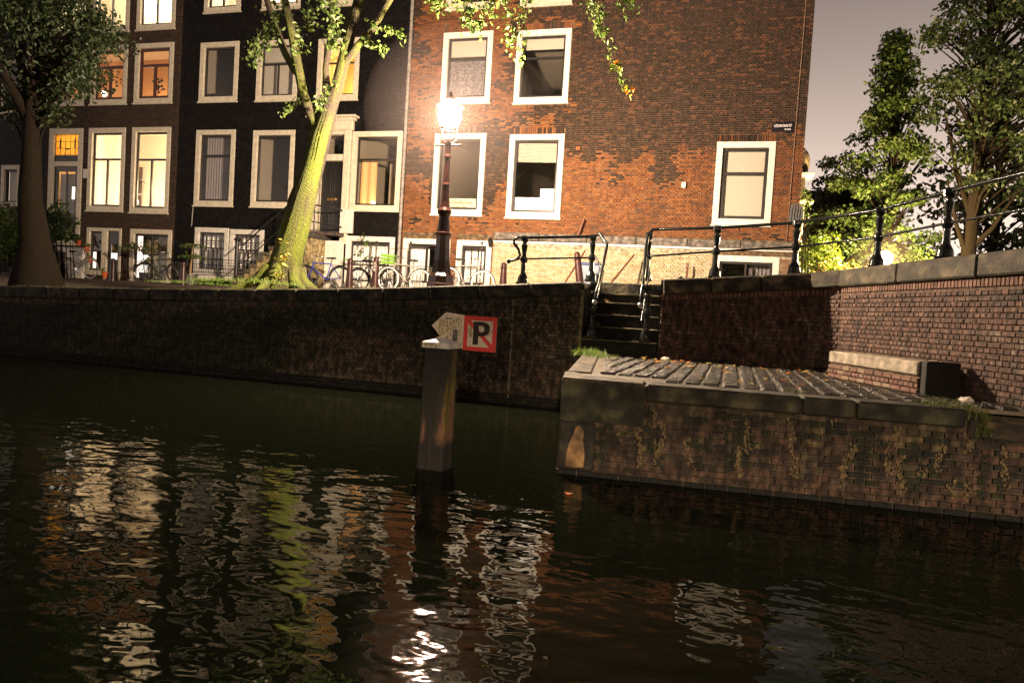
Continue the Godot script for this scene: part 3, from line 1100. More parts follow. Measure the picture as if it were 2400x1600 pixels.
func wing_wall() -> void:
	var t := thing("wing_wall", "red brick retaining wall with stone coping bending out beside the bridge", "retaining wall")
	var pts := [Vector3(-1.22, 0, 0), Vector3(1.22, 0, 0), Vector3(1.48, 0, 0.1), Vector3(1.64, 0, 0.36), Vector3(3.26, 0, 5.0), Vector3(7.0, 0, 4.9)]
	var pal := [lin(0.24, 0.125, 0.09), lin(0.21, 0.11, 0.08), lin(0.27, 0.148, 0.108), lin(0.17, 0.095, 0.07), lin(0.3, 0.175, 0.13), lin(0.12, 0.075, 0.058), lin(0.34, 0.24, 0.17), lin(0.05, 0.05, 0.025)]
	var budget := [90, 8, 12, 190, 0]
	for i in 5:
		var a: Vector3 = pts[i]
		var b: Vector3 = pts[i + 1]
		var u := (b - a).normalized()
		var nn := u.cross(Vector3.UP)
		var h0 := 1.0
		var ha := edge_y(a.x) - 0.27 if i < 2 else 2.45
		var hb := edge_y(b.x) - 0.27 if i < 2 else 2.45
		var g := Geo.new()
		var o := nn * -0.014
		g.quad(a + o + Vector3.UP * -1.0, a + o + Vector3.UP * ha, b + o + Vector3.UP * hb, b + o + Vector3.UP * -1.0)
		g.quad(a + o + Vector3.UP * ha, a - nn * 0.5 + Vector3.UP * ha, b - nn * 0.5 + Vector3.UP * hb, b + o + Vector3.UP * hb)
		put("mortar", g, M.mortar_wing, t)
		var length := (b - a).length()
		var kk := i
		var pick := func(x: float, y: float) -> int:
			var s := soft.get_noise_2d(x * 30.0 + kk * 300, y * 60.0)
			var r := rng.randf()
			if y < 0.1 + 0.08 * s:
				return 7
			if s > 0.3 and r < 0.5:
				return 6
			if s < -0.35 and r < 0.5:
				return 5
			return [0, 1, 2, 3, 4, 0, 1, 2][rng.randi() % 8]
		brickwork(t, a + Vector3.UP * h0, u, Vector3.UP, length, 1.75, {"l": 0.205, "h": 0.054, "joint": 0.012, "alone": budget[i], "depth": 0.007, "roof": func(x): return lerpf(ha, hb, x / length) - h0 - 0.09}, pal, pick, M.masonry_worn)
		var so := Geo.new()
		var x := 0.0
		while x < length - 0.05:
			var y := lerpf(ha, hb, x / length) - 0.1
			brick(so, a + u * x + Vector3.UP * y - nn * 0.012, u, Vector3.UP, 0.055, 0.1, 0.024, pal[rng.randi() % 5])
			x += 0.067
		put("brick_on_edge_course", so, M.masonry, t).set_meta("kind", "stuff")
	var tones := [lin(0.2, 0.165, 0.085), lin(0.17, 0.145, 0.075), lin(0.22, 0.175, 0.1)]
	coping_run(t, Vector3(-1.22, 2.46, 0), Vector3(1.22, 2.67, 0), 3, 0.27, 0.5, 0.07, tones)
	coping_run(t, Vector3(1.22, 2.68, 0), Vector3(1.64, 2.72, 0.36), 1, 0.27, 0.5, 0.085, tones)
	coping_run(t, Vector3(1.64, 2.72, 0.36), Vector3(3.26, 2.74, 5.0), 3, 0.27, 0.5, 0.08, tones)
	coping_run(t, Vector3(3.27, 2.74, 5.0), Vector3(7.0, 2.74, 4.9), 3, 0.27, 0.5, 0.08, tones)
	# the low bench built against the slanted wall
	var b := thing("stone_bench", "low bench of a pale stone slab on brick, against the bridge wall", "bench")
	var p := Vector3(1.42, 1.05, 1.1)
	var q := Vector3(2.2, 1.05, 3.4)
	var u := (q - p).normalized()
	var nn := u.cross(Vector3.UP)
	var bs := Basis(u, Vector3.UP, nn)
	var sl := Geo.new()
	sl.cbox(Transform3D(bs, (p + q) * 0.5 - nn * 0.18 + Vector3.UP * 0.3), Vector3(2.3, 0.17, 0.4), 0.018, lin(0.55, 0.47, 0.35))
	put("seat_slab", sl, M.stone_clean, b)
	var core := Geo.new()
	core.cbox(Transform3D(bs, (p + q) * 0.5 - nn * 0.2 + Vector3.UP * 0.1), Vector3(2.28, 0.22, 0.36), 0.0)
	put("mortar", core, M.mortar_warm, b)
	brickwork(b, p + u * 0.06, u, Vector3.UP, 2.3, 0.21, {"l": 0.205, "h": 0.054, "joint": 0.012, "alone": 60}, pal, func(_x, _y): return [0, 1, 2, 3, 6][rng.randi() % 5], M.masonry)
	var ends := Geo.new()
	ends.cbox(Transform3D(bs, q + u * 0.07 - nn * 0.18 + Vector3.UP * 0.2), Vector3(0.12, 0.4, 0.41), 0.012, lin(0.012, 0.011, 0.01))
	put("end_block", ends, M.stone_clean, b)


func brown_house() -> void:
	var t := thing("brown_house", "narrow dark brown brick house with warmly lit windows in three columns", "house", "canal houses")
	var xs := [[-25.22, -23.68], [-23.37, -21.71], [-21.38, -19.69]]
	var holes := []
	for k in 3:
		holes.append([xs[k][0], 11.05, xs[k][1], 13.1])
		holes.append([xs[k][0], 8.43, xs[k][1], 10.56])
	holes.append([-23.37, 4.53, -21.68, 7.57])
	holes.append([-21.38, 4.5, -19.67, 7.57])
	holes.append([-25.24, 3.2, -23.64, 7.57])
	holes.append([-23.3, 2.2, -21.7, 3.9])
	holes.append([-21.3, 1.9, -19.45, 3.9])
	var g := Geo.new()
	slab_wall(g, -25.4, -19.36, 1.0, 16.5, FZ - 0.014, 0.29, holes)
	put("wall", g, M.mortar_brown, t)
	var pal := [lin(0.085, 0.05, 0.034), lin(0.07, 0.042, 0.03), lin(0.1, 0.058, 0.036), lin(0.06, 0.038, 0.03), lin(0.12, 0.07, 0.042)]
	var hb := []
	for h in holes:
		hb.append([h[0] + 25.4, h[1] - 1.6, h[2] + 25.4, h[3] - 1.6])
	brickwork(t, Vector3(-25.4, 1.6, FZ), Vector3.RIGHT, Vector3.UP, 6.02, 13.0, {"alone": 60, "holes": hb, "joint": 0.012}, pal, func(_x, _y): return rng.randi() % 5, M.masonry)
	var cr := Geo.new()
	cr.box(Vector3(-25.45, 14.6, FZ - 0.2), Vector3(-19.3, 14.95, FZ + 0.3), 0.03)
	cr.box(Vector3(-25.45, 14.95, FZ - 0.2), Vector3(-19.3, 15.1, FZ + 0.45), 0.03)
	put("cornice", cr, M.cream_paint, t)
	var sd := Geo.new()
	sd.box(Vector3(-25.4, 1.0, FZ - 9.0), Vector3(-19.36, 16.5, FZ - 8.7))
	sd.box(Vector3(-25.4, 16.5, FZ - 9.0), Vector3(-19.36, 16.7, FZ))
	put("rear_wall", sd, M.mortar_brown, t)
	for k in 3:
		window(t, [xs[k][0], 11.05, xs[k][1], 13.1], {"transom": 0.3, "mullion": true})
		window(t, [xs[k][0], 8.43, xs[k][1], 10.56], {"transom": 0.34, "mullion": true, "sash": "maroon_sash", "bar": 0.1})
	window(t, [-23.37, 4.53, -21.68, 7.57], {"transom": 0.36, "mullion": true})
	window(t, [-21.38, 4.5, -19.67, 7.57], {"transom": 0.36, "mullion": true})
	room(t, -25.3, -19.45, 10.9, 13.7, 1.6, "room_white")
	table_lamp(t, Vector3(-20.5, 12.4, -9.8), 11.0, lin(1.0, 0.86, 0.66))
	table_lamp(t, Vector3(-22.6, 12.7, -10.0), 3.0, lin(1.0, 0.72, 0.36))
	room(t, -25.3, -19.45, 8.3, 10.75, 1.8, "room_orange")
	table_lamp(t, Vector3(-22.0, 8.75, -10.2), 1.3, lin(1.0, 0.6, 0.27))
	table_lamp(t, Vector3(-24.3, 9.3, -10.3), 0.28, lin(1.0, 0.62, 0.3))
	room(t, -23.5, -19.45, 4.4, 7.75, 1.7, "room_white")
	table_lamp(t, Vector3(-20.25, 5.5, -9.9), 9.0, lin(1.0, 0.72, 0.42), 0.14)
	table_lamp(t, Vector3(-21.98, 5.0, -9.6), 1.2, lin(1.0, 0.8, 0.5), 0.16)
	for k in 3:
		var y := 4.95 + 0.55 * k
		panel("picture_frame", t, -23.22, y, -22.72, y + 0.47, -10.72, "dark_wood", 0.03)
		panel("picture", t, -23.18, y + 0.04, -22.76, y + 0.43, -10.71, "picture_print", 0.01)
	# a pot plant behind the right upper window
	var fol := Geo.new()
	for i in 26:
		var p := Vector3(-20.95 + rng.randf_range(-0.17, 0.2), 8.75 + rng.randf_range(0.0, 0.75), -9.45 + rng.randf_range(-0.08, 0.08))
		var d := Vector3(rng.randf_range(-1, 1), rng.randf_range(-0.3, 0.6), rng.randf_range(-0.4, 0.4)).normalized() * 0.12
		var s := d.cross(Vector3.BACK).normalized() * 0.05
		fol.quad(p, p + d * 0.5 + s, p + d, p + d * 0.5 - s)
	fol.tube([Vector3(-20.95, 8.45, -9.45), Vector3(-20.9, 9.45, -9.45)], [0.012], 6)
	put("window_plant", fol, M.pot_dark, t)
	var palm := Geo.new()
	for i in 22:
		var a := rng.randf_range(-1.2, 1.3)
		var p := Vector3(-22.25, 5.0, -9.9)
		var q := p + Vector3(sin(a) * 0.3, 0.75 + 0.25 * cos(a), 0.0)
		var r := q + Vector3(sin(a) * 0.45, 0.12 - absf(a) * 0.25, 0.05)
		var s := Vector3(0.018, 0.0, 0.0)
		palm.quad(p - s, q - s, q + s, p + s)
		palm.quad(q - s, r, r, q + s)
	put("window_palm", palm, M.dark_wood, t)
	# front door with its amber leaded light
	var df := Geo.new()
	frame_boxes(df, -25.24, 3.2, -23.64, 7.57, 0.2, FZ + 0.04, FZ - 0.15)
	df.box(Vector3(-25.04, 6.16, FZ - 0.14), Vector3(-23.84, 6.34, FZ + 0.03), 0.006)
	var dfm := put("door_frame", df, M.cream_paint, t)
	var tb := Geo.new()
	tb.box(Vector3(-25.04, 6.34, FZ - 0.12), Vector3(-23.84, 6.58, FZ - 0.04), 0.006)
	put("transom_board", tb, M.dark_sash, dfm)
	for i in 5:
		for k in 3:
			var p := Geo.new()
			var x0 := -25.02 + i * 0.236
			var y0 := 6.6 + k * 0.25
			p.quad(Vector3(x0, y0, FZ - 0.08), Vector3(x0, y0 + 0.25, FZ - 0.08), Vector3(x0 + 0.236, y0 + 0.25, FZ - 0.08), Vector3(x0 + 0.236, y0, FZ - 0.08))
			put("pane", p, M.amber_glass, dfm)
	var lead := Geo.new()
	for i in 6:
		lead.box(Vector3(-25.03 + i * 0.236 - 0.008, 6.6, FZ - 0.085), Vector3(-25.03 + i * 0.236 + 0.008, 7.36, FZ - 0.07))
	for k in 4:
		lead.box(Vector3(-25.03, 6.6 + k * 0.25 - 0.008, FZ - 0.086), Vector3(-23.84, 6.6 + k * 0.25 + 0.008, FZ - 0.071))
	for x in [-24.8, -24.1]:
		lead.box(Vector3(x - 0.03, 6.85, FZ - 0.076), Vector3(x + 0.03, 7.2, FZ - 0.062))
	lead.box(Vector3(-24.56, 6.8, FZ - 0.077), Vector3(-24.36, 6.85, FZ - 0.063))
	put("leading", lead, M.dark_sash, dfm)
	room(t, -25.3, -23.62, 3.2, 7.7, 0.9, "room_cream")
	table_lamp(t, Vector3(-24.4, 7.0, -9.65), 0.9, lin(1.0, 0.72, 0.3), 0.08)
	var dr := Geo.new()
	frame_boxes(dr, -25.03, 3.42, -23.85, 6.15, 0.17, FZ - 0.06, FZ - 0.11)
	dr.box(Vector3(-24.86, 3.58, FZ - 0.1), Vector3(-24.02, 4.35, FZ - 0.075), 0.01)
	dr.box(Vector3(-24.47, 4.36, FZ - 0.1), Vector3(-24.41, 5.98, FZ - 0.07), 0.004)
	var door := put("front_door", dr, M.door_black, t)
	for k in 2:
		var p := Geo.new()
		var x0 := -24.86 + k * 0.45
		p.quad(Vector3(x0, 4.36, FZ - 0.09), Vector3(x0, 5.98, FZ - 0.09), Vector3(x0 + 0.39, 5.98, FZ - 0.09), Vector3(x0 + 0.39, 4.36, FZ - 0.09))
		put("pane", p, M.glass, door)
	panel("door_curtain", t, -25.1, 3.3, -23.7, 5.95, FZ - 0.4, "curtain_grey")
	panel("hall_light", t, -24.5, 5.0, -24.38, 5.45, FZ - 0.38, "room_bulb")
	var np := Geo.new()
	np.box(Vector3(-23.58, 5.72, FZ + 0.004), Vector3(-23.38, 6.06, FZ + 0.03), 0.006)
	put("name_plate", np, M.white_paint, t)
	# steps to the door
	for i in 6:
		var s := Geo.new()
		s.box(Vector3(-25.3, 1.6, FZ + 0.05), Vector3(-23.6, 2.05 + i * 0.22, FZ + 1.75 - i * 0.28), 0.02, lin(0.09, 0.08, 0.07))
		put("door_step", s, M.stone_clean, t)
	# basement: a window beside a low door
	window(t, [-23.3, 2.2, -22.46, 3.9], {"w": 0.13})
	panel("curtain", t, -23.3, 2.1, -22.7, 3.9, FZ - 0.45, "ochre_paint")
	var bf := Geo.new()
	frame_boxes(bf, -22.46, 1.9, -21.7, 3.9, 0.1, FZ + 0.03, FZ - 0.13)
	put("basement_door_frame", bf, M.cream_paint, t)
	var bd := Geo.new()
	frame_boxes(bd, -22.36, 2.0, -21.8, 3.8, 0.12, FZ - 0.05, FZ - 0.1, 0.75)
	bd.box(Vector3(-22.24, 3.3, FZ - 0.1), Vector3(-21.92, 3.68, FZ - 0.05), 0.004)
	put("basement_door", bd, M.door_black, t)
	panel("lit_curtain", t, -22.3, 2.7, -21.85, 3.0, FZ - 0.16, "lit_screen")
	panel("curtain", t, -22.3, 3.0, -21.85, 3.35, FZ - 0.16, "ochre_paint")
	window(t, [-21.3, 1.9, -19.45, 3.9], {"mullion": true})
	panel("wooden_shutter", t, -21.2, 1.9, -19.5, 3.9, FZ - 0.5, "ochre_paint")
	panel("lit_strip_window", t, -20.98, 2.1, -20.66, 2.98, FZ - 0.2, "lit_screen")


func black_house() -> void:
	var t := thing("black_house", "wide black painted house with white window frames and a high front door", "house", "canal houses")
	var rects := {
		"2a": [-18.48, 11.5, -16.98, 13.4], "2b": [-16.12, 11.48, -14.62, 13.4], "2c": [-13.8, 11.46, -12.3, 13.4],
		"1a": [-18.55, 8.42, -16.96, 10.47], "1b": [-16.21, 8.4, -14.6, 10.43], "1c": [-13.85, 8.37, -12.3, 10.38],
		"0a": [-18.58, 4.8, -16.95, 7.44], "0b": [-16.23, 4.8, -14.58, 7.4], "0c": [-12.4, 4.75, -10.6, 7.32],
		"b1": [-18.47, 2.4, -17.05, 4.03], "b2": [-17.0, 2.38, -15.62, 4.0], "br": [-12.45, 2.25, -10.68, 3.9],
		"door": [-13.85, 3.9, -12.42, 7.3], "low": [-14.25, 1.9, -13.4, 3.55],
	}
	var g := Geo.new()
	slab_wall(g, -19.36, -10.47, 1.0, 16.5, FZ - 0.012, 0.29, rects.values())
	put("wall", g, M.black_paint_brick, t)
	var pal := [lin(0.017, 0.014, 0.014), lin(0.02, 0.016, 0.015), lin(0.014, 0.012, 0.012)]
	var hb := []
	for h in rects.values():
		hb.append([h[0] + 19.36, h[1] - 1.6, h[2] + 19.36, h[3] - 1.6])
	hb.append([5.3, 5.6, 7.2, 6.4])
	brickwork(t, Vector3(-19.36, 1.6, FZ - 0.002), Vector3.RIGHT, Vector3.UP, 8.88, 13.0, {"alone": 40, "holes": hb, "joint": 0.012, "depth": 0.009}, pal, func(_x, _y): return rng.randi() % 3, M.black_brick)
	var rear := Geo.new()
	rear.box(Vector3(-19.36, 1.0, FZ - 9.0), Vector3(-10.47, 16.5, FZ - 8.7))
	rear.box(Vector3(-19.36, 16.5, FZ - 9.0), Vector3(-10.47, 16.7, FZ))
	put("rear_wall", rear, M.black_paint_brick, t)
	var cr := Geo.new()
	cr.box(Vector3(-19.4, 14.8, FZ - 0.2), Vector3(-10.4, 15.1, FZ + 0.3), 0.03)
	put("cornice", cr, M.cream_paint, t)
	window(t, rects["2a"], {"mullion": true})
	window(t, rects["2b"], {"mullion": true, "transom": 0.3})
	window(t, rects["2c"], {"mullion": true})
	room(t, -18.8, -14.4, 11.3, 13.8, 1.3, "room_white")
	table_lamp(t, Vector3(-15.4, 12.4, -9.7), 7.0, lin(1.0, 0.85, 0.6))
	table_lamp(t, Vector3(-17.4, 12.9, -9.9), 0.9, lin(1.0, 0.8, 0.55))
	window(t, rects["1a"])
	window(t, rects["1b"], {"mullion": true, "transom": 0.37, "bar": 0.05})
	panel("blind", t, -16.2, 8.4, -14.6, 10.4, FZ - 0.33, "blind_pale")
	window(t, rects["1c"], {"mullion": true, "transom": 0.37, "bar": 0.05})
	room(t, -13.95, -12.2, 8.3, 10.5, 1.0, "room_cream")
	table_lamp(t, Vector3(-12.75, 9.0, -9.7), 1.6, lin(1.0, 0.66, 0.16))
	window(t, rects["0a"], {"transom": 0.31})
	window(t, rects["0b"])
	window(t, rects["0c"], {"transom": 0.33, "bar": 0.06})
	room(t, -12.5, -10.5, 4.6, 7.5, 6.5, "room_plain", "room_plain")
	curtain("curtain", t, -12.3, 4.7, -11.72, 6.45, FZ - 0.5, "room_orange", 0.3)
	panel("room_screen", t, -11.55, 4.6, -10.55, 6.5, -9.9, "room_plain", 0.03)
	table_lamp(t, Vector3(-11.75, 5.05, -9.2), 0.22, lin(1.0, 0.62, 0.25), 0.07)
	panel("cabinet_light", t, -10.9, 5.05, -10.62, 5.6, -9.8, "ochre_paint", 0.03)
	table_lamp(t, Vector3(-10.74, 5.3, -9.6), 0.06, lin(1.0, 0.7, 0.2), 0.04)
	for k in ["1a", "0a", "0b", "2c"]:
		var r: Array = rects[k]
		room(t, r[0] - 0.3, r[2] + 0.3, r[1] - 0.6, r[3] + 0.3, 7.6, "room_plain", "room_plain")
	var net: Array = rects["0a"]
	curtain("net_curtain", t, net[0] + 0.1, net[1], net[2] - 0.1, net[3] - 0.1, FZ - 0.45, "curtain_grey")
	# basement windows with small panes and white curtains
	window(t, rects["b1"], {"transom": 0.42, "mullion": true, "grid_top": Vector2i(5, 2), "grid": Vector2i(3, 2), "bar": 0.045, "frame": "white_paint"})
	window(t, rects["b2"], {"transom": 0.42, "mullion": true, "grid_top": Vector2i(5, 2), "grid": Vector2i(3, 2), "bar": 0.045, "frame": "white_paint"})
	curtain("curtain", t, -18.4, 2.4, -15.7, 4.0, FZ - 0.36, "cloth_white")
	window(t, rects["br"], {"transom": 0.5, "mullion": false, "grid": Vector2i(2, 1), "bar": 0.05, "frame": "white_paint"})
	curtain("curtain", t, -12.4, 2.25, -10.7, 3.9, FZ - 0.36, "cloth_white")
	# door surround, entablature, door
	var s := Geo.new()
	s.box(Vector3(-13.86, 3.62, FZ - 0.2), Vector3(-13.6, 7.35, FZ + 0.1), 0.012)
	s.box(Vector3(-12.67, 3.62, FZ - 0.2), Vector3(-12.43, 7.35, FZ + 0.1), 0.012)
	s.box(Vector3(-13.6, 7.22, FZ - 0.2), Vector3(-12.67, 7.35, FZ + 0.06), 0.01)
	s.box(Vector3(-13.6, 6.36, FZ - 0.18), Vector3(-12.67, 6.58, FZ + 0.05), 0.01)
	s.box(Vector3(-13.52, 3.62, FZ - 0.02), Vector3(-13.5, 6.3, FZ + 0.015), 0.0)
	s.box(Vector3(-13.92, 7.352, FZ - 0.05), Vector3(-12.37, 7.66, FZ + 0.12), 0.012)
	s.box(Vector3(-13.98, 7.662, FZ - 0.05), Vector3(-12.3, 7.74, FZ + 0.18), 0.012)
	s.box(Vector3(-14.06, 7.742, FZ - 0.05), Vector3(-12.2, 7.82, FZ + 0.28), 0.02)
	put("door_surround", s, M.cream_paint, t)
	var lt := Geo.new()
	lt.quad(Vector3(-13.6, 6.58, FZ - 0.08), Vector3(-13.6, 7.22, FZ - 0.08), Vector3(-12.67, 7.22, FZ - 0.08), Vector3(-12.67, 6.58, FZ - 0.08))
	put("fanlight_pane", lt, M.glass, t)
	room(t, -13.8, -12.5, 4.0, 7.35, 7.6, "room_plain", "room_plain")
	var dr := Geo.new()
	dr.box(Vector3(-13.6, 3.92, FZ - 0.16), Vector3(-12.67, 6.36, FZ - 0.1), 0.004)
	for q in [[-13.5, 5.25, -13.2, 6.2], [-13.06, 5.25, -12.76, 6.2], [-13.5, 4.1, -13.2, 4.95], [-13.06, 4.1, -12.76, 4.95]]:
		frame_boxes(dr, q[0], q[1], q[2], q[3], 0.03, FZ - 0.08, FZ - 0.102)
	dr.box(Vector3(-13.145, 3.93, FZ - 0.1), Vector3(-13.115, 6.34, FZ - 0.075), 0.004)
	var door := put("front_door", dr, M.door_black, t)
	var ls := Geo.new()
	ls.box(Vector3(-13.3, 5.06, FZ - 0.1), Vector3(-12.96, 5.15, FZ - 0.07), 0.008)
	put("letter_slot", ls, M.brass, door)
	# low door under the stoop
	var lf := Geo.new()
	frame_boxes(lf, -14.25, 1.9, -13.4, 3.55, 0.09, FZ + 0.03, FZ - 0.13)
	put("low_door_frame", lf, M.white_paint, t)
	var ld := Geo.new()
	frame_boxes(ld, -14.16, 1.95, -13.49, 3.46, 0.1, FZ - 0.03, FZ - 0.08, 0.2)
	for i in 4:
		ld.box(Vector3(-14.02 + i * 0.135, 2.16, FZ - 0.06), Vector3(-14.005 + i * 0.135, 3.35, FZ - 0.04))
	put("low_door", ld, M.door_black, t)
	panel("low_door_curtain", t, -14.1, 2.1, -13.5, 3.4, FZ - 0.14, "cloth_white")
	# drain pipe and the thin pipe left of the basement window
	var dp := Geo.new()
	dp.tube([Vector3(-10.5, 2.1, FZ + 0.07), Vector3(-10.47, 16.0, FZ + 0.07)], [0.055], 10)
	for y in [3.2, 5.2, 7.2, 9.2, 11.2, 13.2]:
		dp.tube([Vector3(-10.5 + y * 0.002, y, FZ + 0.07), Vector3(-10.5 + y * 0.002, y + 0.05, FZ + 0.07)], [0.066], 10)
	put("drain_pipe", dp, M.pipe_zinc, t)
	var tp := Geo.new()
	tp.tube([Vector3(-18.6, 4.05, FZ + 0.05), Vector3(-18.57, 4.75, FZ + 0.05)], [0.02], 8)
	put("thin_pipe", tp, M.pipe_zinc, t)
	# the stoop: stone steps against the front, with an iron rail
	var st := thing("front_steps", "cream sided stone steps with black iron rail climbing to the black house door", "steps")
	var n := 9
	for i in n:
		var x0 := -16.0 + i * 0.235
		var y1 := 2.2 + i * 0.195
		var q := Geo.new()
		q.box(Vector3(x0, y1 - 0.13, FZ + 0.06), Vector3(x0 + 0.29, y1, FZ + 1.22), 0.012, lin(0.16, 0.13, 0.085))
		put("step", q, M.stone_clean, st)
		var w := Geo.new()
		w.box(Vector3(x0 + 0.03, 1.8, FZ + 0.05), Vector3(x0 + 0.265, y1 - 0.132, FZ + 1.18))
		put("side_wall", w, M.ochre_paint, st)
	var pl := Geo.new()
	pl.box(Vector3(-13.9, 3.68, FZ + 0.05), Vector3(-12.95, 3.84, FZ + 1.28), 0.015, lin(0.1, 0.08, 0.07))
	pl.box(Vector3(-13.72, 3.842, FZ + 0.05), Vector3(-12.5, 3.96, FZ + 0.6), 0.012, lin(0.14, 0.1, 0.085))
	put("landing_slab", pl, M.stone_clean, st)
	var un := Geo.new()
	un.box(Vector3(-13.36, 1.8, FZ + 0.05), Vector3(-13.0, 3.68, FZ + 1.2), 0.01)
	put("support_wall", un, M.ochre_paint, st)
	var rw := Geo.new()
	rw.box(Vector3(-12.98, 1.8, FZ + 0.05), Vector3(-12.5, 3.68, FZ + 0.45), 0.01)
	rw.box(Vector3(-12.66, 3.97, FZ + 0.03), Vector3(-12.2, 4.75, FZ + 0.14), 0.01)
	put("white_pier", rw, M.white_paint, st)
	var zf := FZ + 1.12
	var rl := Geo.new()
	rl.tube([Vector3(-15.85, 2.15, zf), Vector3(-15.85, 3.5, zf)], [0.07], 10)
	rl.ball(Vector3(-15.85, 3.55, zf), Vector3(0.11, 0.07, 0.11))
	put("newel_post", rl, M.black_iron, st)
	var r2 := Geo.new()
	r2.tube([Vector3(-15.85, 3.38, zf), Vector3(-15.6, 3.4, zf), Vector3(-13.95, 4.74, zf), Vector3(-13.0, 4.74, zf)], [0.026], 8)
	r2.tube([Vector3(-15.85, 2.78, zf), Vector3(-15.55, 2.8, zf), Vector3(-13.95, 4.2, zf), Vector3(-13.0, 4.2, zf)], [0.02], 8)
	r2.tube([Vector3(-13.0, 4.74, zf), Vector3(-12.55, 4.7, FZ + 0.2)], [0.026], 8)
	r2.tube([Vector3(-13.0, 4.2, zf), Vector3(-12.55, 4.16, FZ + 0.2)], [0.02], 8)
	r2.tube([Vector3(-13.95, 3.8, zf), Vector3(-13.95, 4.76, zf)], [0.026], 8)
	r2.tube([Vector3(-13.0, 3.8, zf), Vector3(-13.0, 4.76, zf)], [0.026], 8)
	put("hand_rail", r2, M.black_iron, st)


func brick_house() -> void:
	var t := thing("brick_house", "tall orange brown brick corner house with large white framed windows", "house", "canal houses")
	var rects := {
		"2a": [-9.34, 11.1, -7.72, 13.2], "2b": [-6.9, 11.06, -5.28, 13.2],
		"1a": [-9.36, 8.17, -7.71, 10.37], "1b": [-6.93, 8.12, -5.22, 10.32],
		"0a": [-9.47, 4.67, -7.75, 7.22], "0b": [-6.97, 4.63, -5.24, 7.17], "0c": [-0.77, 4.56, 0.82, 6.9],
		"ba": [-10.38, 2.3, -8.75, 3.88], "bb": [-8.52, 2.3, -7.36, 3.88], "bc": [-0.64, 2.4, 1.14, 3.69],
	}
	var g := Geo.new()
	var holes: Array = rects.values()
	slab_wall(g, -10.44, 1.56, 1.0, 17.5, FZ - 0.014, 0.29, holes)
	put("wall", g, M.mortar_warm, t)
	var sd := Geo.new()
	sd.box(Vector3(-10.44, 1.0, FZ - 9.3), Vector3(1.56, 17.5, FZ - 9.0))
	sd.box(Vector3(1.27, 1.0, FZ - 9.0), Vector3(1.56, 17.5, FZ - 0.31))
	sd.box(Vector3(-10.44, 17.5, FZ - 9.3), Vector3(1.56, 17.7, FZ))
	put("side_wall", sd, M.mortar_brown, t)
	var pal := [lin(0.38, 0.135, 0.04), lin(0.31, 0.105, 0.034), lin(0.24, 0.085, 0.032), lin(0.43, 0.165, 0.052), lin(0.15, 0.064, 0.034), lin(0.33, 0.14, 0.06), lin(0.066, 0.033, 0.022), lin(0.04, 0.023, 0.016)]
	var o := Vector3(-10.44, 2.2, FZ)
	var hb := []
	var extra := []
	for k in rects:
		var h: Array = rects[k]
		var up := 0.205 if k != "bc" else 0.0
		hb.append([h[0] - 0.02 - o.x, h[1] - 0.12 - o.y, h[2] + 0.02 - o.x, h[3] + up - o.y])
		if h[1] > 4.0:
			var x: float = h[0] - 0.02
			while x < h[2] - 0.03:
				extra.append([x - o.x, h[3] + 0.003 - o.y, 0.053, 0.195, false])
				extra.append([x - o.x, h[1] - 0.17 - o.y, 0.053, 0.1, false])
				x += 0.064
	hb.append([3.14, -0.2, 12.45, 1.95])
	var pick := func(x: float, y: float) -> int:
		var s := soft.get_noise_2d(x * 6.0 + 40, y * 9.0) + 0.5 * soft.get_noise_2d(x * 40.0, y * 40.0 + 700)
		var r := rng.randf()
		# weathered bricks, with leaf shade painted in over the upper right of the blank wall
		var leaf_shade := s + 1.0 * smoothstep(3.4, 5.6, y) * smoothstep(4.6, 7.6, x) + 0.3 * smoothstep(4.5, 8.5, y) - 0.22
		if leaf_shade > 0.1 + 0.25 * (r - 0.5):
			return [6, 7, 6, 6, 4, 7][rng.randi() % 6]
		if s < -0.22:
			return [4, 2, 2, 1, 1][rng.randi() % 5]
		if s > 0.28:
			return [3, 0, 5, 3][rng.randi() % 4]
		return [0, 1, 2, 3, 1, 5, 0, 1][rng.randi() % 8] if r < 0.96 else 4
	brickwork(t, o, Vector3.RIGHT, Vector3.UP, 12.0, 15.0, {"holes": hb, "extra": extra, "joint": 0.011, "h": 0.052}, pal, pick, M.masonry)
	# the limewashed lower storey
	var lo := Geo.new()
	lo.box(Vector3(-7.3, 1.6, FZ - 0.02), Vector3(-0.66, 3.82, FZ + 0.03))
	lo.box(Vector3(1.16, 1.6, FZ - 0.02), Vector3(1.56, 3.7, FZ + 0.03))
	put("plinth_wall", lo, M.mortar_pale, t)
	var wp := [lin(0.8, 0.68, 0.42), lin(0.85, 0.74, 0.5), lin(0.72, 0.58, 0.33), lin(0.82, 0.72, 0.52)]
	brickwork(t, Vector3(-7.3, 2.3, FZ + 0.044), Vector3.RIGHT, Vector3.UP, 6.62, 1.42, {"alone": 0, "joint": 0.011}, wp, func(_x, _y): return rng.randi() % 4, M.masonry)
	brickwork(t, Vector3(1.17, 2.3, FZ + 0.044), Vector3.RIGHT, Vector3.UP, 0.38, 1.36, {"alone": 0, "joint": 0.011}, [lin(0.4, 0.22, 0.12), lin(0.34, 0.17, 0.09), lin(0.45, 0.27, 0.15)], func(_x, _y): return rng.randi() % 3, M.masonry)
	var bnd := Geo.new()
	for i in 6:
		bnd.box(Vector3(-7.3 + i * 1.475, 3.93 - 0.012 * i, FZ - 0.05), Vector3(-7.3 + (i + 1) * 1.475 - 0.012, 4.16 - 0.012 * i, FZ + 0.1), 0.02, lin(0.3, 0.26, 0.22) * (0.85 + 0.05 * (i % 4)))
	put("stone_band", bnd, M.stone_clean, t)
	var strip := Geo.new()
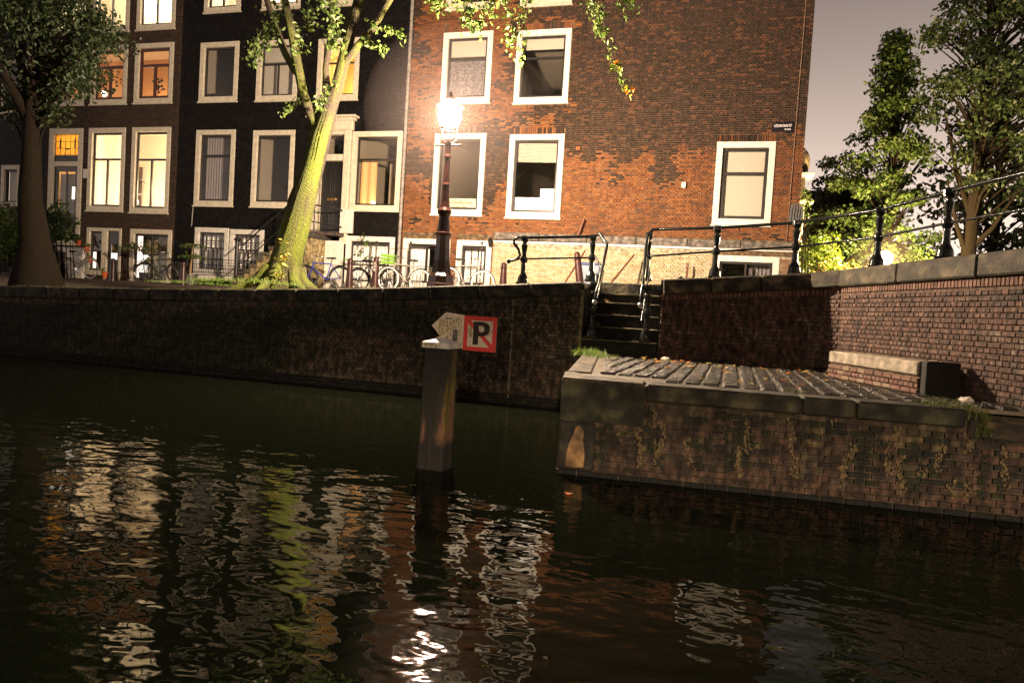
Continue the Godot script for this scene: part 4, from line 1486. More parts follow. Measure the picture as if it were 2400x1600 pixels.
	strip.box(Vector3(-7.3, 3.83, FZ - 0.03), Vector3(1.56, 3.9, FZ + 0.075), 0.01)
	put("white_strip", strip, M.white_paint, t)
	window(t, rects["2a"])
	window(t, rects["2b"])
	window(t, rects["1a"], {"transom": 0.36, "frame": "white_paint"})
	window(t, rects["1b"], {"transom": 0.36, "frame": "white_paint"})
	window(t, rects["0a"], {"frame": "white_paint"})
	window(t, rects["0b"], {"frame": "white_paint"})
	window(t, rects["0c"], {"frame": "white_paint", "transom": 0.36, "bar": 0.09})
	for k in ["2a", "2b", "1b", "0a", "0b"]:
		var r: Array = rects[k]
		room(t, r[0] - 0.3, r[2] + 0.3, r[1] - 0.6, r[3] + 0.3, 7.6, "room_plain", "room_plain")
	curtain("net_curtain", t, -9.25, 8.2, -7.8, 9.75, FZ - 0.4, "net_grey", 0.3)
	panel("blind", t, -9.25, 9.7, -7.8, 10.3, FZ - 0.36, "blind_pale")
	panel("blind", t, -6.8, 9.85, -5.35, 10.25, FZ - 0.36, "blind_pale")
	panel("blind", t, -0.58, 4.75, 0.63, 6.72, FZ - 0.16, "blind_pale")
	# slatted blind, half down, and the white board below it
	for i in 14:
		var sl := Geo.new()
		sl.cbox(Transform3D(Basis(Vector3.RIGHT, 0.5) * Basis(Vector3.BACK, -0.02), Vector3(-6.1, 6.94 - i * 0.042, FZ - 0.28)), Vector3(1.34, 0.036, 0.004), 0.0)
		put("blind_slat", sl, M.blind_pale, t)
	panel("white_board", t, -6.78, 4.72, -5.42, 5.28, FZ - 0.2, "cloth_white")
	panel("bright_panel", t, -5.95, 5.28, -5.42, 5.55, FZ - 0.2, "lit_screen")  # glowing panel standing in for the bright reflections low in this window
	panel("paper_notice", t, -9.0, 4.86, -7.95, 5.2, FZ - 0.075, "blind_pale", 0.004)
	text("notice_lettering", "Winkelhuizen", Vector3(-8.55, 5.07, FZ - 0.07), 0.1, M.ochre_paint, t)
	text("notice_lettering", "plaatsen", Vector3(-8.55, 4.93, FZ - 0.07), 0.09, M.ochre_paint, t)
	window(t, rects["ba"], {"mullion": true, "frame": "white_paint", "bar": 0.06})
	curtain("curtain", t, -10.3, 2.3, -9.6, 3.8, FZ - 0.34, "cloth_white")
	room(t, -10.4, -8.6, 2.0, 3.9, 7.6, "room_plain", "room_plain")
	panel("bright_panel", t, -9.42, 2.75, -9.08, 3.25, FZ - 0.4, "cloth_white")
	window(t, rects["bb"], {"frame": "white_paint", "grid": Vector2i(3, 2), "bar": 0.08})
	curtain("curtain", t, -8.45, 2.3, -7.4, 3.8, FZ - 0.34, "cloth_white")
	window(t, rects["bc"], {"mullion": true, "frame": "white_paint", "bar": 0.06})
	room(t, -0.8, 1.3, 2.0, 3.75, 7.6, "room_plain", "room_plain")
	curtain("curtain", t, 0.35, 2.4, 1.0, 3.6, FZ - 0.4, "net_grey")
	# small fittings
	var vent := Geo.new()
	vent.box(Vector3(-7.47, 6.8, FZ), Vector3(-7.15, 6.96, FZ + 0.03), 0.006)
	for i in 4:
		vent.box(Vector3(-7.44, 6.825 + i * 0.032, FZ + 0.03), Vector3(-7.18, 6.84 + i * 0.032, FZ + 0.038))
	put("vent_grille", vent, M.black_iron, t)
	for p in [Vector3(-4.05, 2.92, 0.075), Vector3(-1.52, 2.95, 0.075)]:
		var v := Geo.new()
		v.lathe(Transform3D(Basis(Vector3.RIGHT, PI / 2), Vector3(p.x, p.y, FZ + p.z - 0.03)), [Vector2(0.085, -0.02), Vector2(0.085, 0.03), Vector2(0.07, 0.04), Vector2(0.03, 0.03), Vector2(0.0, 0.05)], 16)
		put("wall_anchor_plate", v, M.black_iron, t)
	var cd := Geo.new()
	cd.tube([Vector3(1.28, 3.95, FZ + 0.03), Vector3(1.36, 16.0, FZ + 0.03)], [0.012], 6)
	put("cable_pipe", cd, M.cable_brown, t)
	var rope := Geo.new()
	rope.bar(Vector3(-4.62, 4.05, FZ + 0.16), Vector3(-4.45, 4.62, FZ + 0.16), 0.05, 0.09)
	put("flag_holder", rope, M.wood_pole, t)
	var s := thing("street_sign", "dark blue street name plate high on the brick house corner", "sign")
	var pg := Geo.new()
	pg.box(Vector3(0.68, 7.16, FZ + 0.014), Vector3(1.25, 7.42, FZ + 0.034), 0.006)
	put("plate", pg, M.enamel_blue, s)
	text("lettering", "LEIDSEGRACHT", Vector3(0.965, 7.325, FZ + 0.036), 0.075, M.letter_white, s, 0.46)
	text("lettering", "CENTRUM", Vector3(1.09, 7.225, FZ + 0.036), 0.042, M.letter_white, s, 0.18)
	for q in [["wall_box", "small white alarm box on the blank brick wall left of the single window", Vector3(-1.62, 5.66, FZ + 0.05), Vector3(0.12, 0.17, 0.09), "litter_white"], ["wall_box", "tiny orange wall box right of the window with the half lowered blind", Vector3(-4.8, 6.73, FZ + 0.04), Vector3(0.12, 0.09, 0.06), "clay_orange"]]:
		var b := Geo.new()
		b.cbox(Transform3D(Basis(), q[2]), q[3], 0.012)
		tag(put(q[0], b, M[q[4]]), q[1], "wall box")


func text(called: String, words: String, at: Vector3, height: float, m: Material, parent: Node, width := 0.0, bold := true) -> MeshInstance3D:
	var tm := TextMesh.new()
	var f := SystemFont.new()
	f.font_names = PackedStringArray(["Droid Sans"])
	f.font_weight = 700 if bold else 400
	tm.font = f
	tm.text = words
	tm.font_size = 64
	tm.pixel_size = height / 48.0
	tm.depth = 0.003
	var o := put_mesh(called, tm, m, parent)
	o.position = at
	if width > 0.0:
		o.scale.x = width / maxf(tm.get_aabb().size.x, 0.001)
	return o


func far_houses() -> void:
	# the next house down the side street, seen past the brick corner
	var t := thing("gabled_house", "dark gabled house with pale cornice far down the side street", "house", "side street houses")
	var g := Geo.new()
	slab_wall(g, -6.0, 2.05, 1.0, 6.9, -14.0, 8.0, [])
	put("wall", g, M.mortar_brown, t)
	var c := Geo.new()
	c.box(Vector3(1.6, 6.9, -14.6), Vector3(2.3, 7.05, -13.85), 0.02)
	c.box(Vector3(1.9, 6.0, -14.2), Vector3(2.35, 6.12, -13.9), 0.02)
	put("cornice", c, M.cream_paint, t)
	var sc := Geo.new()
	sc.ball(Vector3(1.98, 7.5, -14.6), Vector3(0.22, 0.45, 0.55), 10, 14, lin(0.2, 0.16, 0.1))
	sc.box(Vector3(1.2, 6.9, -15.3), Vector3(2.0, 7.9, -14.05), 0.03, lin(0.06, 0.045, 0.035))
	put("gable_ornament", sc, M.stone_clean, t)
	for i in 3:
		var wf := Geo.new()
		var zz := -14.4 - i * 1.6
		for yy in [3.6, 5.1]:
			frame_boxes_side(wf, 2.06, yy, zz - 0.7, 1.1, 0.7)
		put("window_frame", wf, M.cream_paint, t)
	var t2 := thing("plain_house", "pale plastered house glimpsed between corner and trees", "house", "side street houses")
	var h := Geo.new()
	h.box(Vector3(-2.0, 1.0, -34.0), Vector3(5.2, 8.2, -26.0))
	put("wall", h, M.room_cream, t2)
	var h2 := Geo.new()
	for i in 3:
		for k in 2:
			h2.box(Vector3(3.2 + i * 0.7, 4.0 + k * 1.9, -26.0), Vector3(3.6 + i * 0.7, 5.2 + k * 1.9, -25.95), 0.01)
	put("window", h2, M.dark_sash, t2)
	var h3 := Geo.new()
	h3.box(Vector3(-2.1, 8.2, -34.1), Vector3(5.3, 8.5, -25.8), 0.03)
	put("roof", h3, M.dark_sash, t2)
	# the dark house at the far left
	var t3 := thing("edge_house", "dark house cut by the left edge, with a pale blind in its window", "house", "canal houses")
	var e := Geo.new()
	slab_wall(e, -34.0, -25.42, 1.0, 16.0, FZ - 0.03, 0.3, [[-27.6, 4.6, -26.62, 6.2], [-27.7, 8.2, -26.5, 10.2]])
	put("wall", e, M.black_paint_brick, t3)
	window(t3, [-27.6, 4.6, -26.62, 6.2], {"frame": "cream_paint"})
	window(t3, [-27.7, 8.2, -26.5, 10.2], {"frame": "cream_paint"})
	panel("blind", t3, -27.6, 4.6, -26.6, 6.2, FZ - 0.34, "blind_pale")
	room(t3, -28.0, -26.2, 7.8, 10.5, 7.0, "room_plain", "room_plain")


func frame_boxes_side(g: Geo, x: float, y: float, z: float, h: float, w: float) -> void:
	g.box(Vector3(x, y, z), Vector3(x + 0.05, y + h, z + 0.1))
	g.box(Vector3(x, y, z + w - 0.1), Vector3(x + 0.05, y + h, z + w))
	g.box(Vector3(x, y + h, z), Vector3(x + 0.05, y + h + 0.1, z + w))
	g.box(Vector3(x, y - 0.1, z), Vector3(x + 0.05, y, z + w))


func leaf_mesh(l: float, w: float) -> ArrayMesh:
	var g := Geo.new()
	var p := [Vector3(0, 0, 0), Vector3(-w * 0.42, l * 0.32, 0.12 * w), Vector3(-w * 0.36, l * 0.66, 0.06 * w), Vector3(0, l, -0.12 * w), Vector3(w * 0.36, l * 0.66, 0.06 * w), Vector3(w * 0.42, l * 0.32, 0.12 * w), Vector3(0, l * 0.5, -0.05 * w)]
	for i in 6:
		g.tri(p[6], p[i], p[(i + 1) % 6])
	return g.mesh()


func rand_dir() -> Vector3:
	var z := rng.randf_range(-1, 1)
	var a := rng.randf_range(0, TAU)
	var r := sqrt(1 - z * z)
	return Vector3(r * cos(a), z, r * sin(a))


func leaf_at(xf: Array, cols: Array, p: Vector3, size: float, tones: Array, droop := 0.5) -> void:
	var d := (rand_dir() + Vector3.DOWN * droop).normalized()
	var b := Basis.looking_at(d, rand_dir()) * Basis(Vector3.RIGHT, -PI / 2)
	var s := size * rng.randf_range(0.65, 1.2)
	xf.append(Transform3D(b.scaled(Vector3.ONE * s), p))
	var c: Color = tones[rng.randi() % tones.size()]
	cols.append(c * rng.randf_range(0.75, 1.25))


# a leafy spray: a thin twig through pts with leaves along it
func spray(g: Geo, xf: Array, cols: Array, pts: Array, spread: float, count: int, size: float, tones: Array) -> void:
	g.tube(pts, [0.014, 0.01, 0.007, 0.004], 5, lin(0.05, 0.035, 0.02))
	for i in count:
		var u := pow(rng.randf(), 0.7) * (pts.size() - 1)
		var k := mini(int(u), pts.size() - 2)
		var p: Vector3 = pts[k].lerp(pts[k + 1], u - k)
		leaf_at(xf, cols, p + rand_dir() * spread * rng.randf_range(0.1, 1.0), size, tones)


func clump(xf: Array, cols: Array, c: Vector3, r: Vector3, count: int, size: float, tones: Array) -> void:
	for i in count:
		leaf_at(xf, cols, c + rand_dir() * r * pow(rng.randf(), 0.45), size, tones)


func crown_tree(t: Node3D, base: Vector3, top: float, r0: float, lean: Vector3, forks: Array, clumps: Array, per: int, leaf: float, tones: Array, bark: String) -> void:
	var g := Geo.new()
	var crown_c := Vector3.ZERO
	for c in clumps:
		crown_c += c[0]
	crown_c /= clumps.size()
	var pts := []
	var rad := []
	for i in 9:
		var u := i / 8.0
		pts.append(base + Vector3(0, (top - base.y) * u, 0) + lean * u * u + Vector3(soft.get_noise_2d(u * 70, base.x * 9), 0, soft.get_noise_2d(u * 70, base.z * 9 + 90)) * 0.3)
		rad.append(r0 * lerpf(1.0, 0.16, pow(u, 0.8)) * (1.0 + 0.7 * exp(-u * 16)))
	g.tube(pts, rad, 12, Color.WHITE, soft, 0.25)
	for f in forks:
		var u: float = f[0]
		var k := mini(int(u * 8), 7)
		var s: Vector3 = pts[k].lerp(pts[k + 1], u * 8 - k)
		var e: Vector3 = f[1]
		var m := s.lerp(e, 0.5) + Vector3(0, -0.1 * (e - s).length(), 0)
		g.tube([s, s.lerp(m, 0.5), m, m.lerp(e, 0.5) + Vector3.UP * 0.05, e], [r0 * 0.42, r0 * 0.34, r0 * 0.26, r0 * 0.17, r0 * 0.08], 8, Color.WHITE, soft, 0.25)
	put("trunk", g, M[bark], t)
	var tw := Geo.new()
	var xf := []
	var cols := []
	for c in clumps:
		var p: Vector3 = c[0]
		var u := clampf((p.y - base.y) / (top - base.y) - 0.15, 0.25, 0.97)
		var k := mini(int(u * 8), 7)
		var s: Vector3 = pts[k].lerp(pts[k + 1], u * 8 - k)
		tw.tube([s, s.lerp(p, 0.5) + Vector3(0, 0.12, 0), p], [0.05, 0.03, 0.008], 5)
		clump(xf, cols, p, c[1], int(per * c[2]), leaf, tones)
	put("twigs", tw, M.bark_dark, t).set_meta("kind", "stuff")
	scatter("crown", leaf_mesh(1.0, 0.62), M.leaf, xf, cols, t).set_meta("kind", "stuff")


func trees() -> void:
	var greens := [lin(0.07, 0.12, 0.022), lin(0.09, 0.14, 0.03), lin(0.055, 0.1, 0.02), lin(0.11, 0.15, 0.035), lin(0.08, 0.11, 0.02)]
	var autumn := [lin(0.45, 0.3, 0.03), lin(0.5, 0.16, 0.02), lin(0.3, 0.3, 0.04)]
	# the elm on the quay
	var t := thing("elm_tree", "leaning elm with mossy trunk lit yellow green by the street lamp", "tree", "trees along the quay")
	var mossy := func(p: Vector3) -> Color:
		var s := soft.get_noise_3d(p.x * 90, p.y * 40, p.z * 90) + 0.6 * soft.get_noise_3d(p.x * 300, p.y * 160, p.z * 300)
		var low := clampf((6.2 - p.y) * 0.2, -0.55, 0.3)
		return lin(0.085, 0.06, 0.042).lerp(lin(0.15, 0.19, 0.012), clampf(0.42 + low + s * 2.0, 0.0, 1.0))
	var g := Geo.new()
	var main := [Vector3(-10.35, 1.9, -2.0), Vector3(-10.3, 2.1, -2.0), Vector3(-10.2, 2.45, -2.0), Vector3(-10.08, 2.9, -2.0), Vector3(-9.92, 3.4, -2.0), Vector3(-9.78, 3.95, -2.0), Vector3(-9.55, 4.8, -2.0), Vector3(-9.4, 5.5, -2.0), Vector3(-9.2, 6.15, -2.0), Vector3(-9.02, 6.65, -2.0), Vector3(-8.87, 7.3, -2.0), Vector3(-8.74, 7.95, -2.0), Vector3(-8.6, 8.6, -2.05), Vector3(-8.5, 9.6, -2.2), Vector3(-8.5, 11.0, -2.3)]
	g.tube(main, [0.52, 0.44, 0.37, 0.325, 0.3, 0.275, 0.215, 0.2, 0.155, 0.14, 0.125, 0.115, 0.11, 0.09, 0.05], 44, Color.WHITE, soft, 0.3, mossy)
	g.tube([Vector3(-9.42, 5.45, -2.0), Vector3(-9.52, 5.75, -1.98), Vector3(-9.7, 6.05, -1.97), Vector3(-9.9, 6.5, -1.95), Vector3(-10.07, 7.1, -1.95), Vector3(-10.28, 7.9, -1.95), Vector3(-10.48, 8.7, -1.9), Vector3(-10.7, 10.2, -1.8)], [0.17, 0.13, 0.115, 0.105, 0.1, 0.09, 0.08, 0.03], 12, Color.WHITE, soft, 0.3, mossy)
	g.tube([Vector3(-10.02, 6.9, -1.95), Vector3(-10.2, 7.05, -2.1), Vector3(-10.58, 7.5, -2.2), Vector3(-10.97, 8.2, -2.3), Vector3(-11.35, 9.0, -2.4), Vector3(-11.8, 10.3, -2.4)], [0.07, 0.095, 0.09, 0.08, 0.06, 0.03], 10, Color.WHITE, soft, 0.3, mossy)
	g.tube([Vector3(-9.2, 6.15, -2.0), Vector3(-9.26, 6.55, -1.95), Vector3(-9.3, 7.0, -1.9), Vector3(-9.2, 7.5, -1.85), Vector3(-9.12, 8.1, -1.8), Vector3(-9.3, 9.6, -1.7)], [0.09, 0.08, 0.07, 0.06, 0.05, 0.02], 10, Color.WHITE, soft, 0.3, mossy)
	g.tube([Vector3(-8.9, 7.1, -2.0), Vector3(-8.7, 7.3, -1.95), Vector3(-8.48, 7.52, -1.9), Vector3(-8.12, 7.83, -1.85), Vector3(-7.88, 8.15, -1.8), Vector3(-7.45, 8.7, -1.7), Vector3(-6.6, 9.4, -1.5), Vector3(-5.0, 10.0, -1.3), Vector3(-3.2, 10.2, -1.2)], [0.09, 0.085, 0.08, 0.07, 0.065, 0.06, 0.05, 0.03, 0.015], 10, Color.WHITE, soft, 0.3, mossy)
	# root flare
	for a in [0.3, 1.4, 2.5, 3.6, 4.9, 5.7]:
		var d := Vector3(cos(a), 0, sin(a))
		g.tube([Vector3(-10.2, 2.45, -2.0) + d * 0.3, Vector3(-10.3, 2.12, -2.0) + d * 0.5, Vector3(-10.35, 1.97, -2.0) + d * 0.8, Vector3(-10.38, 1.8, -2.0) + d * 1.1], [0.16, 0.14, 0.1, 0.05], 8, Color.WHITE, soft, 0.3, mossy)
	put("trunk", g, M.bark_moss, t)
	var tw := Geo.new()
	var xf := []
	var cols := []
	# crown above the frame and the boughs that hang into it
	for i in 95:
		var p := Vector3(rng.randf_range(-13.2, -2.0), rng.randf_range(9.0, 12.2), rng.randf_range(-4.2, 1.2))
		if p.x > -6.0 and p.y < 9.4:
			continue
		clump(xf, cols, p, Vector3(0.75, 0.45, 0.75), 34, 0.13, greens)
	var hang := [
		[[-6.9, 9.6, -1.4], [-6.7, 8.9, -1.5], [-6.5, 8.4, -1.6], [-6.45, 8.05, -1.6], 0.34, 95],
		[[-5.9, 9.8, -1.3], [-5.7, 9.0, -1.4], [-5.4, 8.4, -1.5], [-5.2, 7.8, -1.5], 0.36, 120],
		[[-5.2, 9.8, -1.0], [-5.0, 8.9, -1.2], [-4.8, 8.1, -1.3], [-4.65, 7.1, -1.35], 0.27, 85],
		[[-4.8, 9.6, -1.2], [-4.6, 8.8, -1.3], [-4.45, 8.0, -1.4], [-4.55, 6.75, -1.45], 0.2, 55],
		[[-6.2, 9.5, -1.6], [-6.2, 8.6, -1.8], [-5.9, 8.0, -1.9], [-5.7, 7.75, -1.9], 0.34, 80],
		[[-3.6, 9.8, -1.2], [-3.3, 9.0, -1.4], [-3.15, 8.2, -1.5], [-2.95, 7.4, -1.6], 0.26, 95],
		[[-3.0, 9.6, -1.3], [-2.85, 8.9, -1.4], [-2.6, 8.3, -1.5], [-2.3, 7.8, -1.6], 0.27, 85],
		[[-3.2, 9.3, -1.3], [-3.0, 8.2, -1.5], [-2.75, 7.1, -1.6], [-2.35, 6.3, -1.7], 0.14, 48],
		[[-2.4, 9.4, -1.2], [-2.0, 8.8, -1.3], [-1.5, 8.45, -1.4], [-1.2, 8.3, -1.4], 0.2, 60],
		[[-9.2, 9.0, -1.6], [-9.3, 8.4, -1.5], [-9.5, 7.8, -1.4], [-9.7, 7.2, -1.3], 0.3, 75],
		[[-8.9, 8.7, -1.7], [-8.9, 8.1, -1.4], [-8.8, 7.6, -1.3], [-8.7, 7.2, -1.2], 0.28, 80],
		[[-10.3, 8.6, -1.8], [-10.4, 8.1, -1.6], [-10.6, 7.7, -1.5], [-10.8, 7.3, -1.5], 0.3, 60],
		[[-8.2, 8.0, -1.8], [-7.9, 7.8, -1.6], [-7.6, 7.65, -1.5], [-7.25, 7.5, -1.5], 0.14, 34],
		[[-8.5, 7.6, -1.9], [-8.2, 7.5, -1.7], [-7.9, 7.4, -1.6], [-7.6, 7.25, -1.6], 0.12, 26],
		[[-9.0, 6.7, -1.8], [-9.2, 6.4, -1.7], [-9.25, 6.2, -1.6], [-9.2, 6.0, -1.6], 0.16, 34],
		[[-9.9, 6.3, -1.85], [-10.0, 6.15, -1.7], [-10.1, 6.05, -1.65], [-10.15, 5.95, -1.6], 0.12, 24],
		[[-11.0, 8.4, -2.2], [-11.2, 7.9, -2.0], [-11.3, 7.5, -1.9], [-11.25, 7.2, -1.9], 0.24, 40],
	]
	for h in hang:
		var pts := []
		for k in 4:
			pts.append(Vector3(h[k][0], h[k][1], h[k][2]))
		spray(tw, xf, cols, pts, h[4], int(h[5] * 2.3), 0.125, greens)
	clump(xf, cols, Vector3(-2.3, 6.28, -1.7), Vector3(0.12, 0.14, 0.1), 8, 0.14, autumn)
	clump(xf, cols, Vector3(-2.55, 6.75, -1.65), Vector3(0.12, 0.1, 0.1), 5, 0.13, autumn)
	# ivy and suckers at the foot
	clump(xf, cols, Vector3(-9.85, 2.6, -1.35), Vector3(0.16, 0.55, 0.1), 50, 0.11, [lin(0.25, 0.24, 0.04), lin(0.14, 0.18, 0.04), lin(0.4, 0.3, 0.06)])
	put("twigs", tw, M.bark_moss, t).set_meta("kind", "stuff")
	scatter("crown", leaf_mesh(1.0, 0.66), M.leaf, xf, cols, t).set_meta("kind", "stuff")
	# the dark tree at the left edge
	var dk := [lin(0.03, 0.05, 0.016), lin(0.024, 0.042, 0.015), lin(0.036, 0.055, 0.018)]
	var dt := thing("shadowed_tree", "thick black trunked tree at the left edge with dark drooping foliage", "tree", "trees along the quay")
	var cl := []
	for i in 60:
		var a := rng.randf()
		var p := Vector3(lerpf(-19.0, -14.9, a), rng.randf_range(6.6, 11.0), rng.randf_range(-2.6, 0.4))
		if p.x > -15.8 and p.y < 7.0 + (p.x + 15.8) * 1.1:
			p.y += 1.2
		cl.append([p, Vector3(0.75, 0.5, 0.7), 1.0])
	for q in [[-16.6, 6.3], [-16.1, 5.9], [-15.6, 6.6], [-15.3, 7.2], [-17.2, 6.4], [-17.6, 6.0], [-15.9, 6.4], [-16.9, 5.8], [-15.1, 7.5], [-14.7, 7.8]]:
		cl.append([Vector3(q[0], q[1], -0.9), Vector3(0.45, 0.5, 0.4), 0.7])
	crown_tree(dt, Vector3(-16.5, 1.55, -0.85), 10.5, 0.36, Vector3(-0.2, 0, 0), [[0.5, Vector3(-18.0, 9.0, -1.2)], [0.55, Vector3(-15.2, 8.6, -1.0)], [0.45, Vector3(-17.3, 8.2, 0.2)]], cl, 230, 0.125, dk, "bark_dark")
	# trees down the side street, right of the brick house
	var far := [lin(0.06, 0.11, 0.022), lin(0.08, 0.13, 0.03), lin(0.045, 0.085, 0.02), lin(0.07, 0.1, 0.025)]
	var a1 := thing("spire_tree", "green tree with a narrow pointed top, left of the tall dark tree", "tree", "side street trees")
	cl = []
	for i in 165:
		var u := pow(rng.randf(), 1.2)
		var y := lerpf(3.9, 12.4, u)
		var r := 2.3 * pow(1.0 - u, 0.8) + 0.12
		var a := rng.randf_range(0, TAU)
		var rr := r * sqrt(rng.randf())
		cl.append([Vector3(4.95 + rr * cos(a) * 0.95, y, -16.5 + rr * sin(a)), Vector3(0.48, 0.3, 0.48), 1.0])
	crown_tree(a1, Vector3(5.2, 2.5, -16.5), 12.3, 0.2, Vector3(-0.1, 0, 0), [[0.4, Vector3(3.9, 7.4, -16.0)], [0.45, Vector3(6.2, 8.2, -16.2)]], cl, 92, 0.17, far, "bark_dark")
	var a2 := thing("tall_tree", "tall dark tree with a forked black trunk at the right edge", "tree", "side street trees")
	cl = []
	for i in 150:
		var d := rand_dir()
		var p := Vector3(7.9, 11.0, -15.0) + d * Vector3(2.5, 5.2, 2.2) * pow(rng.randf(), 0.4)
		if p.y < 6.3 and p.x < 7.0:
			p.y += 2.0
		cl.append([p, Vector3(0.55, 0.34, 0.5), 1.0])
	crown_tree(a2, Vector3(7.45, 2.5, -15.0), 14.0, 0.27, Vector3(0.1, 0, 0), [[0.17, Vector3(6.55, 7.0, -14.8)], [0.19, Vector3(8.6, 6.6, -14.6)], [0.3, Vector3(8.7, 9.4, -15.2)], [0.28, Vector3(6.4, 9.6, -15.4)]], cl, 88, 0.17, [lin(0.035, 0.06, 0.018), lin(0.045, 0.07, 0.02), lin(0.03, 0.05, 0.018)], "bark_dark")
	var a3 := thing("round_tree", "low dark rounded tree filling the gap behind the spire topped tree", "tree", "side street trees")
	cl = []
	for i in 120:
		var d := rand_dir()
		cl.append([Vector3(4.2, 6.3, -21.0) + d * Vector3(1.75, 2.9, 1.8) * pow(rng.randf(), 0.45) + Vector3(0.0, 0.0, 0), Vector3(0.5, 0.35, 0.5), 1.0])
	crown_tree(a3, Vector3(4.3, 2.5, -21.0), 8.6, 0.2, Vector3.ZERO, [[0.5, Vector3(3.2, 6.8, -21.0)]], cl, 80, 0.19, [lin(0.03, 0.05, 0.015), lin(0.024, 0.04, 0.014), lin(0.045, 0.055, 0.02)], "bark_dark")
	var a4 := thing("distant_tree", "dim leafy tree behind the tall dark tree at the right", "tree", "side street trees")
	cl = []
	for i in 110:
		var d := rand_dir()
		cl.append([Vector3(11.0, 9.0, -25.0) + d * Vector3(4.2, 5.6, 3.0) * pow(rng.randf(), 0.45), Vector3(0.8, 0.5, 0.8), 1.0])
	crown_tree(a4, Vector3(11.0, 2.5, -25.0), 13.0, 0.3, Vector3.ZERO, [[0.4, Vector3(9.0, 8.5, -25.0)], [0.45, Vector3(13.0, 9.0, -25.0)]], cl, 34, 0.34, [lin(0.05, 0.06, 0.03), lin(0.045, 0.06, 0.025)], "bark_dark")


# a cast iron baluster of the canal railings, standing on y = 0
func baluster() -> Geo:
	var g := Geo.new()
	g.cbox(Transform3D(Basis(), Vector3(0, 0.02, 0)), Vector3(0.17, 0.04, 0.17), 0.008)
	g.lathe(Transform3D(), [Vector2(0.085, 0.04), Vector2(0.078, 0.12), Vector2(0.045, 0.2), Vector2(0.04, 0.26), Vector2(0.036, 0.4), Vector2(0.05, 0.425), Vector2(0.058, 0.46), Vector2(0.055, 0.5), Vector2(0.036, 0.525), Vector2(0.03, 0.56), Vector2(0.046, 0.7), Vector2(0.05, 0.73), Vector2(0.05, 0.745), Vector2(0.03, 0.765), Vector2(0.03, 0.78), Vector2(0.055, 0.82)], 14)
	g.cbox(Transform3D(Basis(), Vector3(0, 0.87, 0)), Vector3(0.115, 0.1, 0.115), 0.022)
	return g


